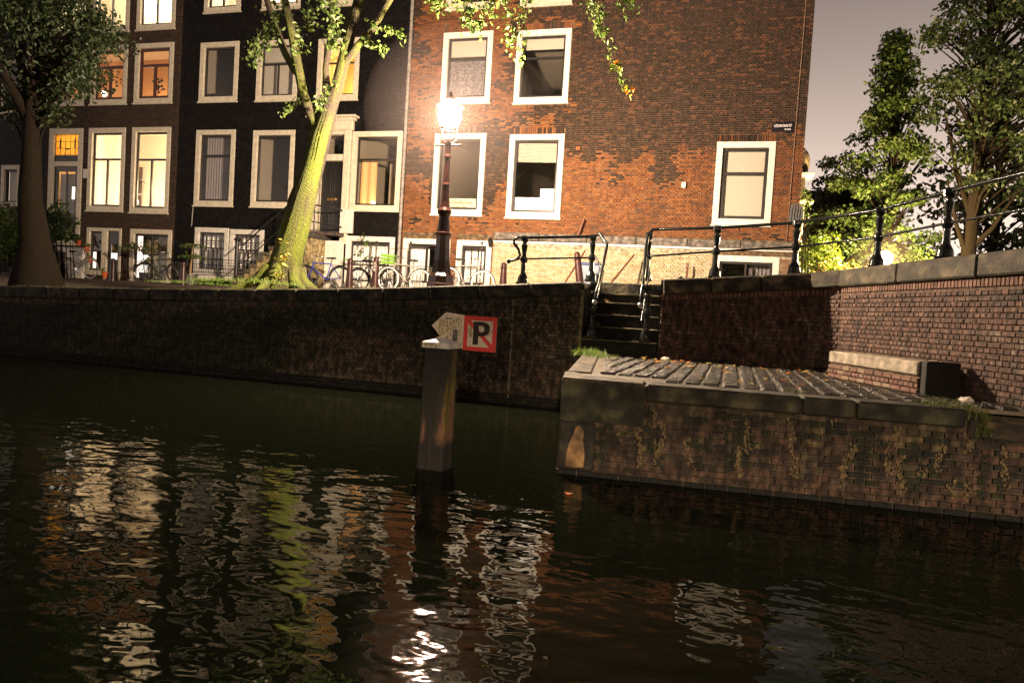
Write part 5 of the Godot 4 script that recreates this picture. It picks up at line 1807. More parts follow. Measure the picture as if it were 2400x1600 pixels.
func railings() -> void:
	var bal := baluster().mesh()
	var post := func(parent: Node, p: Vector3, turn := 0.0, s := 1.0):
		var m := put_mesh("post", bal, M.black_gloss, parent)
		m.transform = Transform3D(Basis(Vector3.UP, turn).scaled(Vector3(1.25, s, 1.25)), p)
	# short railing on the quay, left of the stairs
	var l := thing("quay_railing", "short black iron railing with scrolled end on the quay left of the stairs", "railing", "black iron railings")
	var pa := Vector3(-3.86, 2.26, -0.3)
	var pb := Vector3(-2.7, 2.4, -1.05)
	post.call(l, pa)
	post.call(l, pb)
	var g := Geo.new()
	g.tube([pa + Vector3(-0.27, 0.42, 0.06), pa + Vector3(-0.13, 0.46, 0.05), pa + Vector3(-0.07, 0.54, 0.04), pa + Vector3(-0.11, 0.66, 0.04), pa + Vector3(-0.2, 0.76, 0.05), pa + Vector3(-0.2, 0.84, 0.05), pa + Vector3(-0.12, 0.88, 0.03), pa + Vector3(0, 0.88, 0)], [0.026], 8)
	g.ball(pa + Vector3(-0.28, 0.42, 0.06), Vector3.ONE * 0.045)
	g.tube([pa + Vector3(0, 0.88, 0), pb + Vector3(0, 0.88, 0)], [0.028], 8)
	put("top_rail", g, M.black_gloss, l)
	var m1 := Geo.new()
	m1.tube([pa + Vector3(-0.16, 0.47, 0.05), pb + Vector3(0, 0.47, 0)], [0.018], 8)
	put("middle_rail", m1, M.black_gloss, l)
	# handrails down either side of the stairs
	for side in 2:
		var hx := -2.45 if side == 0 else -1.47
		var h := thing("stair_handrail", "black iron handrail with ball knob down the left side of the stairs" if side == 0 else "black iron handrail with ball knob down the right side of the stairs", "handrail", "black iron railings")
		var top := Vector3(hx - 0.2, 2.44, -1.05) if side == 0 else Vector3(-1.62, 2.46, -1.0)
		post.call(h, Vector3(hx, 1.33, -0.1), 0.0, 1.12)
		if side == 1:
			post.call(h, top)
		var r := Geo.new()
		var dx := 0.07 if side == 0 else -0.1
		if side == 1:
			r.tube([Vector3(-1.42, 3.44, -0.92), Vector3(-1.55, 3.43, -0.92), Vector3(-1.63, 3.34, -0.9), Vector3(-1.64, 3.1, -0.75), Vector3(hx + dx, 2.35, -0.1), Vector3(hx + dx, 2.2, 0.06), Vector3(hx + dx, 2.05, 0.1)], [0.03], 8)
		else:
			r.tube([top + Vector3(0.03, 0.88, 0.0), top + Vector3(0.1, 0.88, 0.1), Vector3(hx + 0.08, 3.1, -0.75), Vector3(hx + 0.09, 2.35, -0.1), Vector3(hx + 0.08, 2.2, 0.06), Vector3(hx + 0.07, 2.05, 0.1)], [0.03], 8)
		put("top_rail", r, M.black_gloss, h)
		var k := Geo.new()
		k.ball(Vector3(hx + dx, 1.98, 0.11), Vector3.ONE * 0.055, 10, 14)
		put("knob", k, M.steel, h)
		var r2 := Geo.new()
		r2.tube([top + Vector3(0.0, 0.47, 0.0), Vector3(hx + dx * 0.7, 2.6, -0.7), Vector3(hx + dx * 0.7, 1.82, -0.06), Vector3(hx + dx * 0.7, 1.7, 0.04)], [0.018], 8)
		put("middle_rail", r2, M.black_gloss, h)
	# the bridge railing
	var b := thing("bridge_railing", "long black iron railing with round knuckled posts climbing along the bridge wall", "railing", "black iron railings")
	var ps := [Vector3(-0.36, 2.53, -0.27), Vector3(0.94, 2.65, -0.25), Vector3(2.02, 2.72, 0.9), Vector3(2.56, 2.74, 2.45), Vector3(3.1, 2.74, 3.95), Vector3(3.65, 2.74, 5.5)]
	for p in ps:
		post.call(b, p, 0.0 if p.z < 0.5 else 1.23)
	var tr := Geo.new()
	var mr := Geo.new()
	var start := Vector3(-1.62, 2.46, -1.0)
	var line := [Vector3(-1.42, 3.44, -0.92)]
	for p in ps:
		line.append(p + Vector3(0, 0.88, 0))
	tr.tube(line, [0.027], 8)
	put("top_rail", tr, M.black_gloss, b)
	var low := [start + Vector3(0.06, 0.47, 0.1)]
	for p in ps:
		low.append(p + Vector3(0, 0.47, 0))
	mr.tube(low, [0.019], 8)
	put("middle_rail", mr, M.black_gloss, b)


func mooring_pile() -> void:
	var t := thing("mooring_pile", "square dark wooden mooring pile with white metal cap, standing in the water", "mooring pile")
	var g := Geo.new()
	var tone := func(p: Vector3) -> Color:
		var s := soft.get_noise_3d(p.x * 120, p.y * 22, p.z * 120)
		var c := lin(0.026, 0.024, 0.018).lerp(lin(0.13, 0.095, 0.055), clampf(0.22 + s * 1.9, 0, 1))
		if p.y < 0.28 + s * 0.12:
			c = lin(0.02, 0.018, 0.012)
		elif p.y < 0.75 and s > 0.12:
			c = lin(0.26, 0.13, 0.075)
		elif p.x > -2.862:
			c = c.lerp(lin(0.28, 0.23, 0.03), clampf(0.75 + s * 1.4, 0, 1))  # mossy right face, with the yellow light on it painted in
		return c
	var n := 22
	var c := Vector3(-2.99, 0, 5.77)
	for i in n:
		var y0 := lerpf(-0.8, 1.31, float(i) / n)
		var y1 := lerpf(-0.8, 1.31, float(i + 1) / n)
		for f in 4:
			var a := Basis(Vector3.UP, f * PI / 2 - 0.06)
			var m := 16
			for k in m:
				var o := []
				for w in [[k, y0], [k, y1], [k + 1, y1], [k + 1, y0]]:
					var u: float = lerpf(-1.0, 1.0, float(w[0]) / m)
					var half: float = 0.135 + 0.012 * (0.9 - w[1])
					var dent := 0.0 if absf(u) > 0.99 else 0.012 * soft.get_noise_2d(u * 60 + f * 100, w[1] * 12) + 0.014 * soft.get_noise_2d(u * 400 + f * 100, w[1] * 20)
					o.append(c + a * Vector3(u * half, w[1], half + dent - (0.012 if absf(u) > 0.99 else 0.0)))
				var k0 := g.v.size()
				g.quad(o[0], o[1], o[2], o[3])
				for w in 4:
					g.c[k0 + w] = tone.call(o[w])
	put("post", g, M.pile_wood, t)
	var cap := Geo.new()
	var hb := Basis(Vector3.UP, -0.06)
	cap.cbox(Transform3D(hb, Vector3(-2.99, 1.335, 5.77)), Vector3(0.32, 0.065, 0.32), 0.008)
	var q := []
	for w in [Vector2(-1, 1), Vector2(1, 1), Vector2(1, -1), Vector2(-1, -1)]:
		q.append(Vector3(-2.99, 1.366, 5.77) + hb * Vector3(w.x * 0.156, 0, w.y * 0.156))
	for i in 4:
		cap.tri(q[i], Vector3(-2.99, 1.42, 5.77), q[(i + 1) % 4])
	put("cap", cap, M.white_paint, t)
	var gr := Geo.new()
	for i in 9:
		var p := Vector3(-3.05 + rng.randf_range(-0.06, 0.14), 1.33 + rng.randf_range(-0.02, 0.025), 5.932)
		gr.ball(p, Vector3(rng.randf_range(0.006, 0.016), rng.randf_range(0.005, 0.012), 0.002), 4, 7)
	put("dirt_spots", gr, M.grime, t).set_meta("kind", "stuff")
	# the sign behind the pile
	var s := thing("parking_sign", "red bordered no parking sign with white arrow plate, fixed behind the mooring pile", "sign")
	var z := 5.54
	var b := Geo.new()
	b.box(Vector3(-2.83, 1.285, z - 0.006), Vector3(-2.45, 1.665, z), 0.002)
	put("board", b, M.sign_white, s)
	var rd := Geo.new()
	var w := 0.045
	rd.box(Vector3(-2.83, 1.285, z + 0.001), Vector3(-2.45, 1.285 + w, z + 0.004))
	rd.box(Vector3(-2.83, 1.665 - w, z + 0.001), Vector3(-2.45, 1.665, z + 0.004))
	rd.box(Vector3(-2.83, 1.285 + w, z + 0.001), Vector3(-2.83 + w, 1.665 - w, z + 0.004))
	rd.box(Vector3(-2.45 - w, 1.285 + w, z + 0.001), Vector3(-2.45, 1.665 - w, z + 0.004))
	var dg := Vector3(0.29, -0.29, 0)
	rd.bar(Vector3(-2.785, 1.62, z + 0.001), Vector3(-2.785, 1.62, z + 0.001) + dg, 0.003, 0.042)
	put("red_band", rd, M.sign_red, s)
	var pp := text("letter", "P", Vector3(-2.635, 1.475, z + 0.006), 0.265, M.sign_black, s)
	pp.scale = Vector3(1.15, 1.0, 1.0)
	var ar := Geo.new()
	var poly := [Vector2(-3.215, 1.535), Vector2(-3.05, 1.69), Vector2(-2.835, 1.668), Vector2(-2.835, 1.3), Vector2(-3.05, 1.36)]
	for i in 5:
		var p: Vector2 = poly[i]
		var r: Vector2 = poly[(i + 1) % 5]
		ar.tri(Vector3(-3.0, 1.5, z), Vector3(p.x, p.y, z), Vector3(r.x, r.y, z))
		ar.tri(Vector3(-3.0, 1.5, z - 0.005), Vector3(r.x, r.y, z - 0.005), Vector3(p.x, p.y, z - 0.005))
		ar.quad(Vector3(p.x, p.y, z - 0.005), Vector3(r.x, r.y, z - 0.005), Vector3(r.x, r.y, z), Vector3(p.x, p.y, z))
	put("arrow_plate", ar, M.sign_white, s)
	var ln := Geo.new()
	ln.bar(Vector3(-2.94, 1.64, z + 0.003), Vector3(-2.84, 1.54, z + 0.003), 0.003, 0.006)
	put("plate_seam", ln, M.litter_white, s)
	text("lettering", "GECO", Vector3(-3.015, 1.622, z + 0.003), 0.022, M.sign_black, s, 0.075)
	var br := Geo.new()
	br.box(Vector3(-3.15, 1.38, z - 0.02), Vector3(-2.5, 1.41, z - 0.007), 0.003)
	br.box(Vector3(-2.95, 1.2, z - 0.02), Vector3(-2.9, 1.5, z + 0.02), 0.003)
	put("bracket", br, M.zinc, s)
	# green growth on the plates
	var al := Geo.new()
	for i in 110:
		var p := Vector2(rng.randf_range(-3.13, -2.86), rng.randf_range(1.4, 1.6))
		if p.x > -2.95 and rng.randf() < 0.5:
			p.y += 0.06
		al.ball(Vector3(p.x, p.y, z + 0.001), Vector3(rng.randf_range(0.003, 0.01), rng.randf_range(0.006, 0.026), 0.0015), 4, 6)
	for i in 46:
		var p := Vector2(rng.randf_range(-2.78, -2.5), rng.randf_range(1.44, 1.61))
		if absf(p.x + 2.64) < 0.06:
			p.x = -2.77 + rng.randf() * 0.03
		al.ball(Vector3(p.x, p.y, z + 0.001), Vector3(rng.randf_range(0.002, 0.006), rng.randf_range(0.008, 0.028), 0.0015), 4, 6)
	put("algae", al, M.algae, s).set_meta("kind", "stuff")


func bicycle(label: String, at: Vector3, turn: float, paint: String, o := {}) -> Node3D:
	var t := thing("bicycle", label, "bicycle", "bicycles parked along the street", at, turn)
	t.rotation.z = o.get("lean", 0.0)
	var r := 0.34
	var hub := [Vector3(-0.53, r, 0), Vector3(0.53, r, 0)]
	for i in 2:
		var wg := Geo.new()
		wg.ring(hub[i], Vector3.BACK, r - 0.024, 0.012, 32, 6)
		wg.tube([hub[i] + Vector3(0, 0, -0.05), hub[i] + Vector3(0, 0, 0.05)], [0.022], 8)
		for k in 18:
			var a := TAU * k / 18
			wg.tube([hub[i] + Vector3(0, 0, 0.02 if k % 2 else -0.02), hub[i] + Vector3(cos(a), sin(a), 0) * (r - 0.03)], [0.0035], 4)
		var wheel := put("wheel", wg, M.steel, t)
		var ty := Geo.new()
		ty.ring(hub[i], Vector3.BACK, r - 0.006, 0.023, 36, 8)
		put("tyre", ty, M[o.get("tyre", "tyre_black")], wheel)
	var f := Geo.new()
	var bb := Vector3(-0.08, 0.29, 0)
	var seat := Vector3(-0.24, 0.8, 0)
	var head := Vector3(0.33, 0.83, 0)
	var headb := Vector3(0.37, 0.66, 0)
	f.tube([bb, seat], [0.017], 8)
	f.tube([bb, headb], [0.02], 8)
	if o.get("step", false):
		f.tube([Vector3(-0.17, 0.55, 0), Vector3(0.05, 0.5, 0), headb + Vector3(-0.02, 0.08, 0)], [0.018], 8)
	else:
		f.tube([seat + Vector3(0.01, -0.03, 0), head + Vector3(0.01, -0.02, 0)], [0.018], 8)
	f.tube([headb, head], [0.024], 8)
	for s in [-0.045, 0.045]:
		f.tube([bb + Vector3(0, 0, s * 0.6), hub[0] + Vector3(0, 0, s)], [0.011], 6)
		f.tube([seat + Vector3(0, -0.05, s * 0.4), hub[0] + Vector3(0, 0, s)], [0.009], 6)
		f.tube([headb + Vector3(0, -0.03, s * 0.6), Vector3(0.44, 0.5, s), hub[1] + Vector3(0, 0, s)], [0.011], 6)
	put("frame", f, M[paint], t)
	var sd := Geo.new()
	sd.tube([seat, seat + Vector3(-0.03, 0.12, 0)], [0.013], 8)
	sd.ball(Vector3(-0.3, 0.95, 0), Vector3(0.11, 0.035, 0.09), 6, 12)
	sd.ball(Vector3(-0.17, 0.95, 0), Vector3(0.12, 0.028, 0.04), 6, 10)
	put("saddle", sd, M.tyre_black, t)
	var hb := Geo.new()
	hb.tube([head, head + Vector3(-0.03, 0.16, 0)], [0.014], 8)
	hb.tube([Vector3(0.1, 1.0, -0.28), Vector3(0.24, 1.02, -0.24), Vector3(0.3, 1.0, -0.08), Vector3(0.3, 1.0, 0.08), Vector3(0.24, 1.02, 0.24), Vector3(0.1, 1.0, 0.28)], [0.012], 8)
	put("handlebar", hb, M.steel, t)
	var md := Geo.new()
	for i in 2:
		var arc := []
		for k in 9:
			var a := lerpf(0.1, PI * 0.95, k / 8.0)
			arc.append(hub[i] + Vector3(cos(a), sin(a), 0) * (r + 0.035))
		md.tube(arc, [0.018], 5)
	put("mudguard", md, M[o.get("guard", "frame_black")], t)
	var cr := Geo.new()
	cr.lathe(Transform3D(Basis(Vector3.RIGHT, PI / 2), bb), [Vector2(0.0, 0.03), Vector2(0.09, 0.035), Vector2(0.09, 0.045), Vector2(0, 0.05)], 18)
	cr.tube([bb + Vector3(0, 0, 0.05), bb + Vector3(0.12, -0.11, 0.06)], [0.01], 6)
	cr.tube([bb + Vector3(0, 0, -0.05), bb + Vector3(-0.12, 0.11, -0.06)], [0.01], 6)
	cr.box(bb + Vector3(0.07, -0.125, 0.06), bb + Vector3(0.17, -0.1, 0.13), 0.004)
	cr.box(bb + Vector3(-0.17, 0.1, -0.13), bb + Vector3(-0.07, 0.125, -0.06), 0.004)
	put("crank", cr, M.steel, t)
	var rk := Geo.new()
	for s in [-0.05, 0.0, 0.05]:
		rk.tube([Vector3(-0.28, 0.73, s), Vector3(-0.78, 0.73, s)], [0.007], 5)
	rk.tube([Vector3(-0.6, 0.73, 0.05), hub[0] + Vector3(-0.02, 0, 0.06)], [0.006], 5)
	rk.tube([Vector3(-0.6, 0.73, -0.05), hub[0] + Vector3(-0.02, 0, -0.06)], [0.006], 5)
	put("rear_rack", rk, M.black_iron, t)
	if o.has("crate"):
		var c := Geo.new()
		var cc := Vector3(0.56, 0.92, 0)
		for k in 3:
			for s in [-1.0, 1.0]:
				c.box(cc + Vector3(-0.2, -0.13 + k * 0.1, s * 0.15 - 0.006), cc + Vector3(0.2, -0.06 + k * 0.1, s * 0.15 + 0.006), 0.003)
				c.box(cc + Vector3(s * 0.2 - 0.006, -0.13 + k * 0.1, -0.15), cc + Vector3(s * 0.2 + 0.006, -0.06 + k * 0.1, 0.15), 0.003)
		c.box(cc + Vector3(-0.2, -0.14, -0.15), cc + Vector3(0.2, -0.13, 0.15))
		put("crate", c, M[o.crate], t)
	return t


func bicycles() -> void:
	var z := -7.2
	var y := func(x: float) -> float: return ground_y(x, -7.2)
	bicycle("bicycle with bright white tyres and a basket before the brown house", Vector3(-21.92, y.call(-21.92), z), 0.0, "frame_grey", {"tyre": "tyre_white", "lean": 0.05, "step": true})
	bicycle("black bicycle in front of the lit basement door of the brown house", Vector3(-18.4, y.call(-18.4), z), 0.35, "frame_black", {"lean": 0.08})
	bicycle("blue framed bicycle between the elm and the first street bollard", Vector3(-12.25, y.call(-12.25), z), 3.3, "frame_blue", {"lean": -0.05})
	bicycle("grey bicycle carrying a bright green crate, left of the street lamp", Vector3(-9.55, y.call(-9.55), z), PI, "frame_grey", {"tyre": "tyre_white", "crate": "crate_green", "lean": 0.04})
	bicycle("pale bicycle standing right of the street lamp foot", Vector3(-7.6, y.call(-7.6), z), 0.05, "frame_grey", {"tyre": "tyre_white", "lean": -0.06})
	bicycle("dark bicycle half hidden behind the second bollard by the black house", Vector3(-10.75, y.call(-10.75), z - 0.5), 0.15, "frame_black", {"lean": 0.06})


func street_things() -> void:
	# bollards
	var prof := [Vector2(0.115, 0.0), Vector2(0.11, 0.12), Vector2(0.085, 0.72), Vector2(0.095, 0.74), Vector2(0.095, 0.77), Vector2(0.08, 0.79), Vector2(0.078, 0.86), Vector2(0.05, 0.9), Vector2(0.0, 0.91)]
	var bs := [
		[-22.85, -7.0, 0.0, 1.0, "slim brown bollard left of the white tyred bicycle"],
		[-19.84, -6.6, 0.0, 0.85, "reddish bollard in front of the brown house basement door"],
		[-17.03, -6.6, 0.0, 0.85, "reddish bollard beside the metal plant tub"],
		[-11.04, -6.6, 0.0, 1.05, "pale red bollard beside the blue framed bicycle"],
		[-10.19, -6.6, 0.0, 1.12, "dark red bollard with three raised crosses by the green crate bicycle"],
		[-6.23, -6.6, 0.0, 0.95, "brown bollard standing upright right of the street lamp"],
		[-3.8, -5.6, 0.16, 1.15, "red bollard leaning left behind the quay railing"],
	]
	for b in bs:
		var t := thing("bollard", b[4], "bollard", "street bollards", Vector3(b[0], ground_y(b[0], b[1]) - 0.01, b[1]))
		t.rotation.z = b[2]
		var g := Geo.new()
		g.lathe(Transform3D(Basis().scaled(Vector3(1, b[3], 1)), Vector3.ZERO), prof, 12)
		put("shaft", g, M.maroon_iron, t)
		if b[0] == -10.19:
			var x := Geo.new()
			for k in 3:
				var p := Vector3(0, 0.62 + k * 0.1, 0.094 - 0.004 * k)
				x.bar(p + Vector3(-0.03, -0.035, 0), p + Vector3(0.03, 0.035, 0), 0.012, 0.012)
				x.bar(p + Vector3(0.03, -0.035, 0), p + Vector3(-0.03, 0.035, 0), 0.012, 0.012)
			put("crosses", x, M.litter_white, t)
	# iron fence in front of the basement windows
	var f := thing("area_fence", "thin black iron fence with upright bars before the basement windows", "fence")
	var z := FZ + 0.85
	var x := -10.9
	var k := 0
	while x < -7.3:
		var y0 := ground_y(x, z)
		var g := Geo.new()
		var tall := k % 9 == 0
		g.tube([Vector3(x, y0 - 0.02, z), Vector3(x, y0 + (1.5 if tall else 0.78), z)], [0.022 if tall else 0.008], 6)
		if tall:
			g.ball(Vector3(x, y0 + 1.52, z), Vector3.ONE * 0.04, 6, 8)
		put("post" if tall else "bar", g, M.black_iron, f)
		x += 0.13
		k += 1
	var rl := Geo.new()
	for h in [0.08, 0.78]:
		rl.tube([Vector3(-10.9, ground_y(-10.9, z) + h, z), Vector3(-7.3, ground_y(-7.3, z) + h, z)], [0.013], 6)
	rl.tube([Vector3(-10.9, ground_y(-10.9, z) + 1.32, z), Vector3(-7.3, ground_y(-7.3, z) + 1.32, z)], [0.008], 6)
	put("rail", rl, M.black_iron, f)
	# low guard rail by the black house basement windows
	var gf := thing("window_guard", "low black iron guard rail in front of the small paned windows", "fence")
	var gg := Geo.new()
	for h in [2.45, 2.72, 2.9]:
		gg.tube([Vector3(-18.5, h, FZ + 0.3), Vector3(-15.9, h, FZ + 0.3)], [0.014], 6)
	for i in 27:
		gg.tube([Vector3(-18.5 + i * 0.1, 2.4, FZ + 0.3), Vector3(-18.5 + i * 0.1, 2.72, FZ + 0.3)], [0.008], 5)
	for q in [-18.5, -17.2, -15.9]:
		gg.tube([Vector3(q, 1.9, FZ + 0.3), Vector3(q, 2.92, FZ + 0.3)], [0.018], 6)
	put("bars", gg, M.black_iron, gf)
	var sill := Geo.new()
	sill.box(Vector3(-18.55, 2.2, FZ + 0.01), Vector3(-15.9, 2.34, FZ + 0.22), 0.012)
	tag(put("window_ledge", sill, M.white_paint), "white ledge below the small paned basement windows", "ledge")
	# bin and leaning poles behind the stairs
	var bn := thing("rubbish_bin", "blue grey wheeled bin behind the stair railing", "bin", "", Vector3(-3.85, ground_y(-3.85, -7.0), -7.0))
	var bg := Geo.new()
	bg.cbox(Transform3D(Basis(), Vector3(0, 0.4, 0)), Vector3(0.62, 0.72, 0.6), 0.03)
	put("body", bg, M.bin_blue, bn)
	var lid := Geo.new()
	lid.cbox(Transform3D(Basis(Vector3.RIGHT, 0.08), Vector3(0, 0.8, 0)), Vector3(0.68, 0.07, 0.66), 0.02)
	put("lid", lid, M.bin_lid, bn)
	var wh := Geo.new()
	for s in [-0.24, 0.24]:
		wh.lathe(Transform3D(Basis(Vector3.FORWARD, PI / 2), Vector3(s, 0.09, -0.24)), [Vector2(0, -0.025), Vector2(0.09, -0.025), Vector2(0.09, 0.025), Vector2(0, 0.025)], 14)
	put("wheel", wh, M.tyre_black, bn)
	for q in [[Vector3(-4.72, 2.4, -7.2), Vector3(-4.28, 3.62, -8.2), "thin reddish pole leaning against the pale wall left of the bin"], [Vector3(-3.42, 2.5, -7.2), Vector3(-2.85, 3.55, -8.2), "thin reddish pole leaning against the pale wall right of the bin"], [Vector3(-1.35, 2.5, -8.4), Vector3(-1.33, 3.4, -8.45), "short upright red brown post near the barred basement window"]]:
		var pg := Geo.new()
		pg.tube([q[0], q[1]], [0.028], 8)
		tag(put("wooden_pole", pg, M.wood_pole), q[2], "pole", "poles by the pale wall")
	# the low lamp on the bridge, just above the coping
	var hl := thing("low_lamp", "dazzling warm lamp low behind the bridge coping at the right", "lamp", "", Vector3(4.36, 2.82, -12.0))
	var hp := Geo.new()
	hp.lathe(Transform3D(), [Vector2(0.1, -0.05), Vector2(0.09, 0.05), Vector2(0.05, 0.12), Vector2(0.04, 0.98), Vector2(0.07, 1.02)], 12)
	put("stand", hp, M.black_iron, hl)
	var hb := Geo.new()
	hb.ball(Vector3(0, 1.23, 0), Vector3(0.235, 0.235, 0.235), 10, 16)
	put("lamp_globe", hb, M.hot_lamp, hl)
	omni(hl, Vector3(0, 1.23, 0), 200.0, lin(1.0, 0.68, 0.3), 0.18)
	# planter and slatted box on the brick house corner
	var pl := thing("wall_planter", "grey slatted planter hung on the brick house corner", "planter")
	for i in 5:
		var s := Geo.new()
		s.cbox(Transform3D(Basis(Vector3.BACK, -0.06), Vector3(1.34 + i * 0.07, 4.92, FZ + 0.16)), Vector3(0.045, 0.5, 0.02), 0.004)
		put("slat", s, M.zinc, pl)
	var pb := Geo.new()
	pb.box(Vector3(1.3, 4.66, FZ + 0.02), Vector3(1.66, 5.05, FZ + 0.14), 0.01)
	put("box", pb, M.pot_dark, pl)
	var ln := thing("wall_lantern", "little black lantern at the corner of the pale lower wall", "lantern")
	var lg := Geo.new()
	lg.lathe(Transform3D(Basis(), Vector3(-7.36, 3.72, FZ + 0.2)), [Vector2(0.05, 0.0), Vector2(0.07, 0.14), Vector2(0.09, 0.16), Vector2(0.03, 0.24), Vector2(0, 0.26)], 6, Color.WHITE, true)
	lg.tube([Vector3(-7.36, 3.78, FZ + 0.2), Vector3(-7.36, 3.72, FZ + 0.0)], [0.012], 6)
	put("housing", lg, M.black_iron, ln)


func plants() -> void:
	var g1 := [lin(0.08, 0.14, 0.03), lin(0.1, 0.17, 0.04), lin(0.06, 0.1, 0.025), lin(0.14, 0.18, 0.05)]
	var bush := func(called: String, label: String, clumps: Array, size: float, tones: Array, count: int):
		var t := thing(called, label, "bush", "bushes and climbers")
		var xf := []
		var cols := []
		var st := Geo.new()
		for c in clumps:
			clump(xf, cols, c[0], c[1], count, size, tones)
			var p: Vector3 = c[0]
			st.tube([Vector3(p.x + 0.1, ground_y(p.x, p.z), p.z - 0.05), p], [0.02, 0.006], 5)
		put("stem", st, M.bark_dark, t)
		scatter("leaves", leaf_mesh(1.0, 0.7), M.leaf, xf, cols, t).set_meta("kind", "stuff")
	var cl := []
	for i in 20:
		cl.append([Vector3(rng.randf_range(-26.4, -24.3), rng.randf_range(2.1, 4.4), FZ + 1.2 + rng.randf_range(-0.3, 0.5)), Vector3(0.42, 0.34, 0.32)])
	bush.call("wall_bush", "bright green bush left of the thick dark trunk", cl, 0.15, g1, 75)
	cl = []
	for i in 14:
		cl.append([Vector3(rng.randf_range(-23.1, -21.9), rng.randf_range(3.45, 4.4), FZ + 1.9 + rng.randf_range(-0.2, 0.2)), Vector3(0.36, 0.24, 0.3)])
	for q in [[-22.85, 3.35], [-22.4, 3.3], [-21.6, 3.35]]:
		cl.append([Vector3(q[0], q[1], FZ + 2.2), Vector3(0.3, 0.14, 0.25)])
	bush.call("door_climber", "dark climber hanging over the steps of the brown house door", cl, 0.14, [lin(0.05, 0.09, 0.025), lin(0.035, 0.06, 0.02), lin(0.08, 0.14, 0.04)], 60)
	cl = []
	for i in 7:
		cl.append([Vector3(rng.randf_range(-23.5, -22.9), rng.randf_range(2.1, 2.9), FZ + 1.6), Vector3(0.2, 0.18, 0.2)])
	bush.call("low_bush", "small pale leaved bush beside the slim brown bollard", cl, 0.11, g1, 34)
	cl = []
	for q in [[-20.9, 3.15], [-20.6, 3.25], [-20.2, 3.2], [-19.85, 3.15], [-20.0, 2.7]]:
		cl.append([Vector3(q[0], q[1], FZ + 0.55), Vector3(0.26, 0.16, 0.2)])
	bush.call("basement_shrub", "loose shrub in front of the brown house basement door", cl, 0.11, [lin(0.06, 0.12, 0.04), lin(0.1, 0.14, 0.04), lin(0.16, 0.08, 0.03)], 46)
	# pale wall behind the first bicycle
	var pw := Geo.new()
	pw.box(Vector3(-24.1, 1.6, FZ + 0.5), Vector3(-22.8, 3.1, FZ + 0.62), 0.06)
	tag(put("pale_screen", pw, M.white_paint), "pale plastered low wall behind the white tyred bicycle", "wall")
	var n := 0
	for q in [[Vector3(-22.75, 3.15, FZ + 0.9), "orange pot highest on the wall beside the brown house steps"], [Vector3(-22.3, 2.9, FZ + 0.95), "orange pot halfway down beside the brown house basement window"], [Vector3(-22.1, 2.55, FZ + 1.0), "orange pot lowest, right above the white tyred bicycle saddle"], [Vector3(-21.5, 2.05, FZ + 0.9), "orange pot seen through the rear wheel of the white tyred bicycle"]]:
		var t := thing("flower_pot", q[1], "flower pot", "orange flower pots", q[0])
		var p := Geo.new()
		p.lathe(Transform3D(), [Vector2(0.0, 0.0), Vector2(0.075, 0.0), Vector2(0.1, 0.17), Vector2(0.115, 0.17), Vector2(0.115, 0.21), Vector2(0.09, 0.21), Vector2(0.085, 0.17), Vector2(0.0, 0.16)], 14)
		put("pot", p, M.clay_orange, t)
		var br := Geo.new()
		br.bar(Vector3(0, 0.08, 0), Vector3(0, 0.08, -0.45 if n < 3 else -0.12), 0.02, 0.02)
		put("bracket", br, M.black_iron, t)
		var xf := []
		var cols := []
		clump(xf, cols, Vector3(0, 0.28, 0), Vector3(0.13, 0.1, 0.12), 18, 0.1, g1)
		scatter("leaves", leaf_mesh(1.0, 0.6), M.leaf, xf, cols, t).set_meta("kind", "stuff")
		n += 1
	# zinc tub with a little palm
	var tub := thing("plant_tub", "round zinc tub holding a small palm beside the black house", "plant tub", "", Vector3(-17.35, ground_y(-17.35, -7.3), -7.3))
	var tg := Geo.new()
	tg.lathe(Transform3D(), [Vector2(0.2, 0.0), Vector2(0.25, 0.32), Vector2(0.27, 0.33), Vector2(0.27, 0.35), Vector2(0.24, 0.35), Vector2(0.23, 0.3), Vector2(0.0, 0.3)], 20)
	put("tub", tg, M.zinc, tub)
	var sg := Geo.new()
	sg.tube([Vector3(0, 0.3, 0), Vector3(0.03, 0.8, 0), Vector3(0.08, 1.35, 0)], [0.035, 0.03, 0.02], 8)
	put("stem", sg, M.stem, tub)
	var pxf := []
	var pcol := []
	for k in 2:
		for i in 30:
			var a := TAU * i / 30
			var c := Vector3(0.08, 1.35 - 0.35 * k, 0)
			for j in 4:
				leaf_at(pxf, pcol, c + Vector3(cos(a), 0.1 - 0.08 * j, sin(a)) * (0.1 + 0.1 * j), 0.15, g1, 0.8)
	scatter("fronds", leaf_mesh(1.0, 0.25), M.leaf, pxf, pcol, tub).set_meta("kind", "stuff")
	for q in [[-19.5, "dark plant pot at the foot of the brown house basement door"], [-12.9, "dark plant pot with yellow stems at the elm's right"]]:
		var t := thing("plant_pot", q[1], "plant pot", "", Vector3(q[0], ground_y(q[0], -7.6), -7.6))
		var p := Geo.new()
		p.lathe(Transform3D(), [Vector2(0.13, 0.0), Vector2(0.17, 0.3), Vector2(0.18, 0.32), Vector2(0.15, 0.32), Vector2(0.0, 0.28)], 16)
		put("pot", p, M.pot_dark, t)
		var xf := []
		var cols := []
		clump(xf, cols, Vector3(0, 0.6, 0), Vector3(0.26, 0.34, 0.2), 60, 0.11, [lin(0.3, 0.3, 0.06), lin(0.14, 0.18, 0.04)])
		scatter("leaves", leaf_mesh(1.0, 0.3), M.leaf, xf, cols, t).set_meta("kind", "stuff")
	# climber on the white basement window
	var vine := thing("window_vine", "sparse green vine across the white basement window by the drain pipe", "vine", "bushes and climbers")
	var vg := Geo.new()
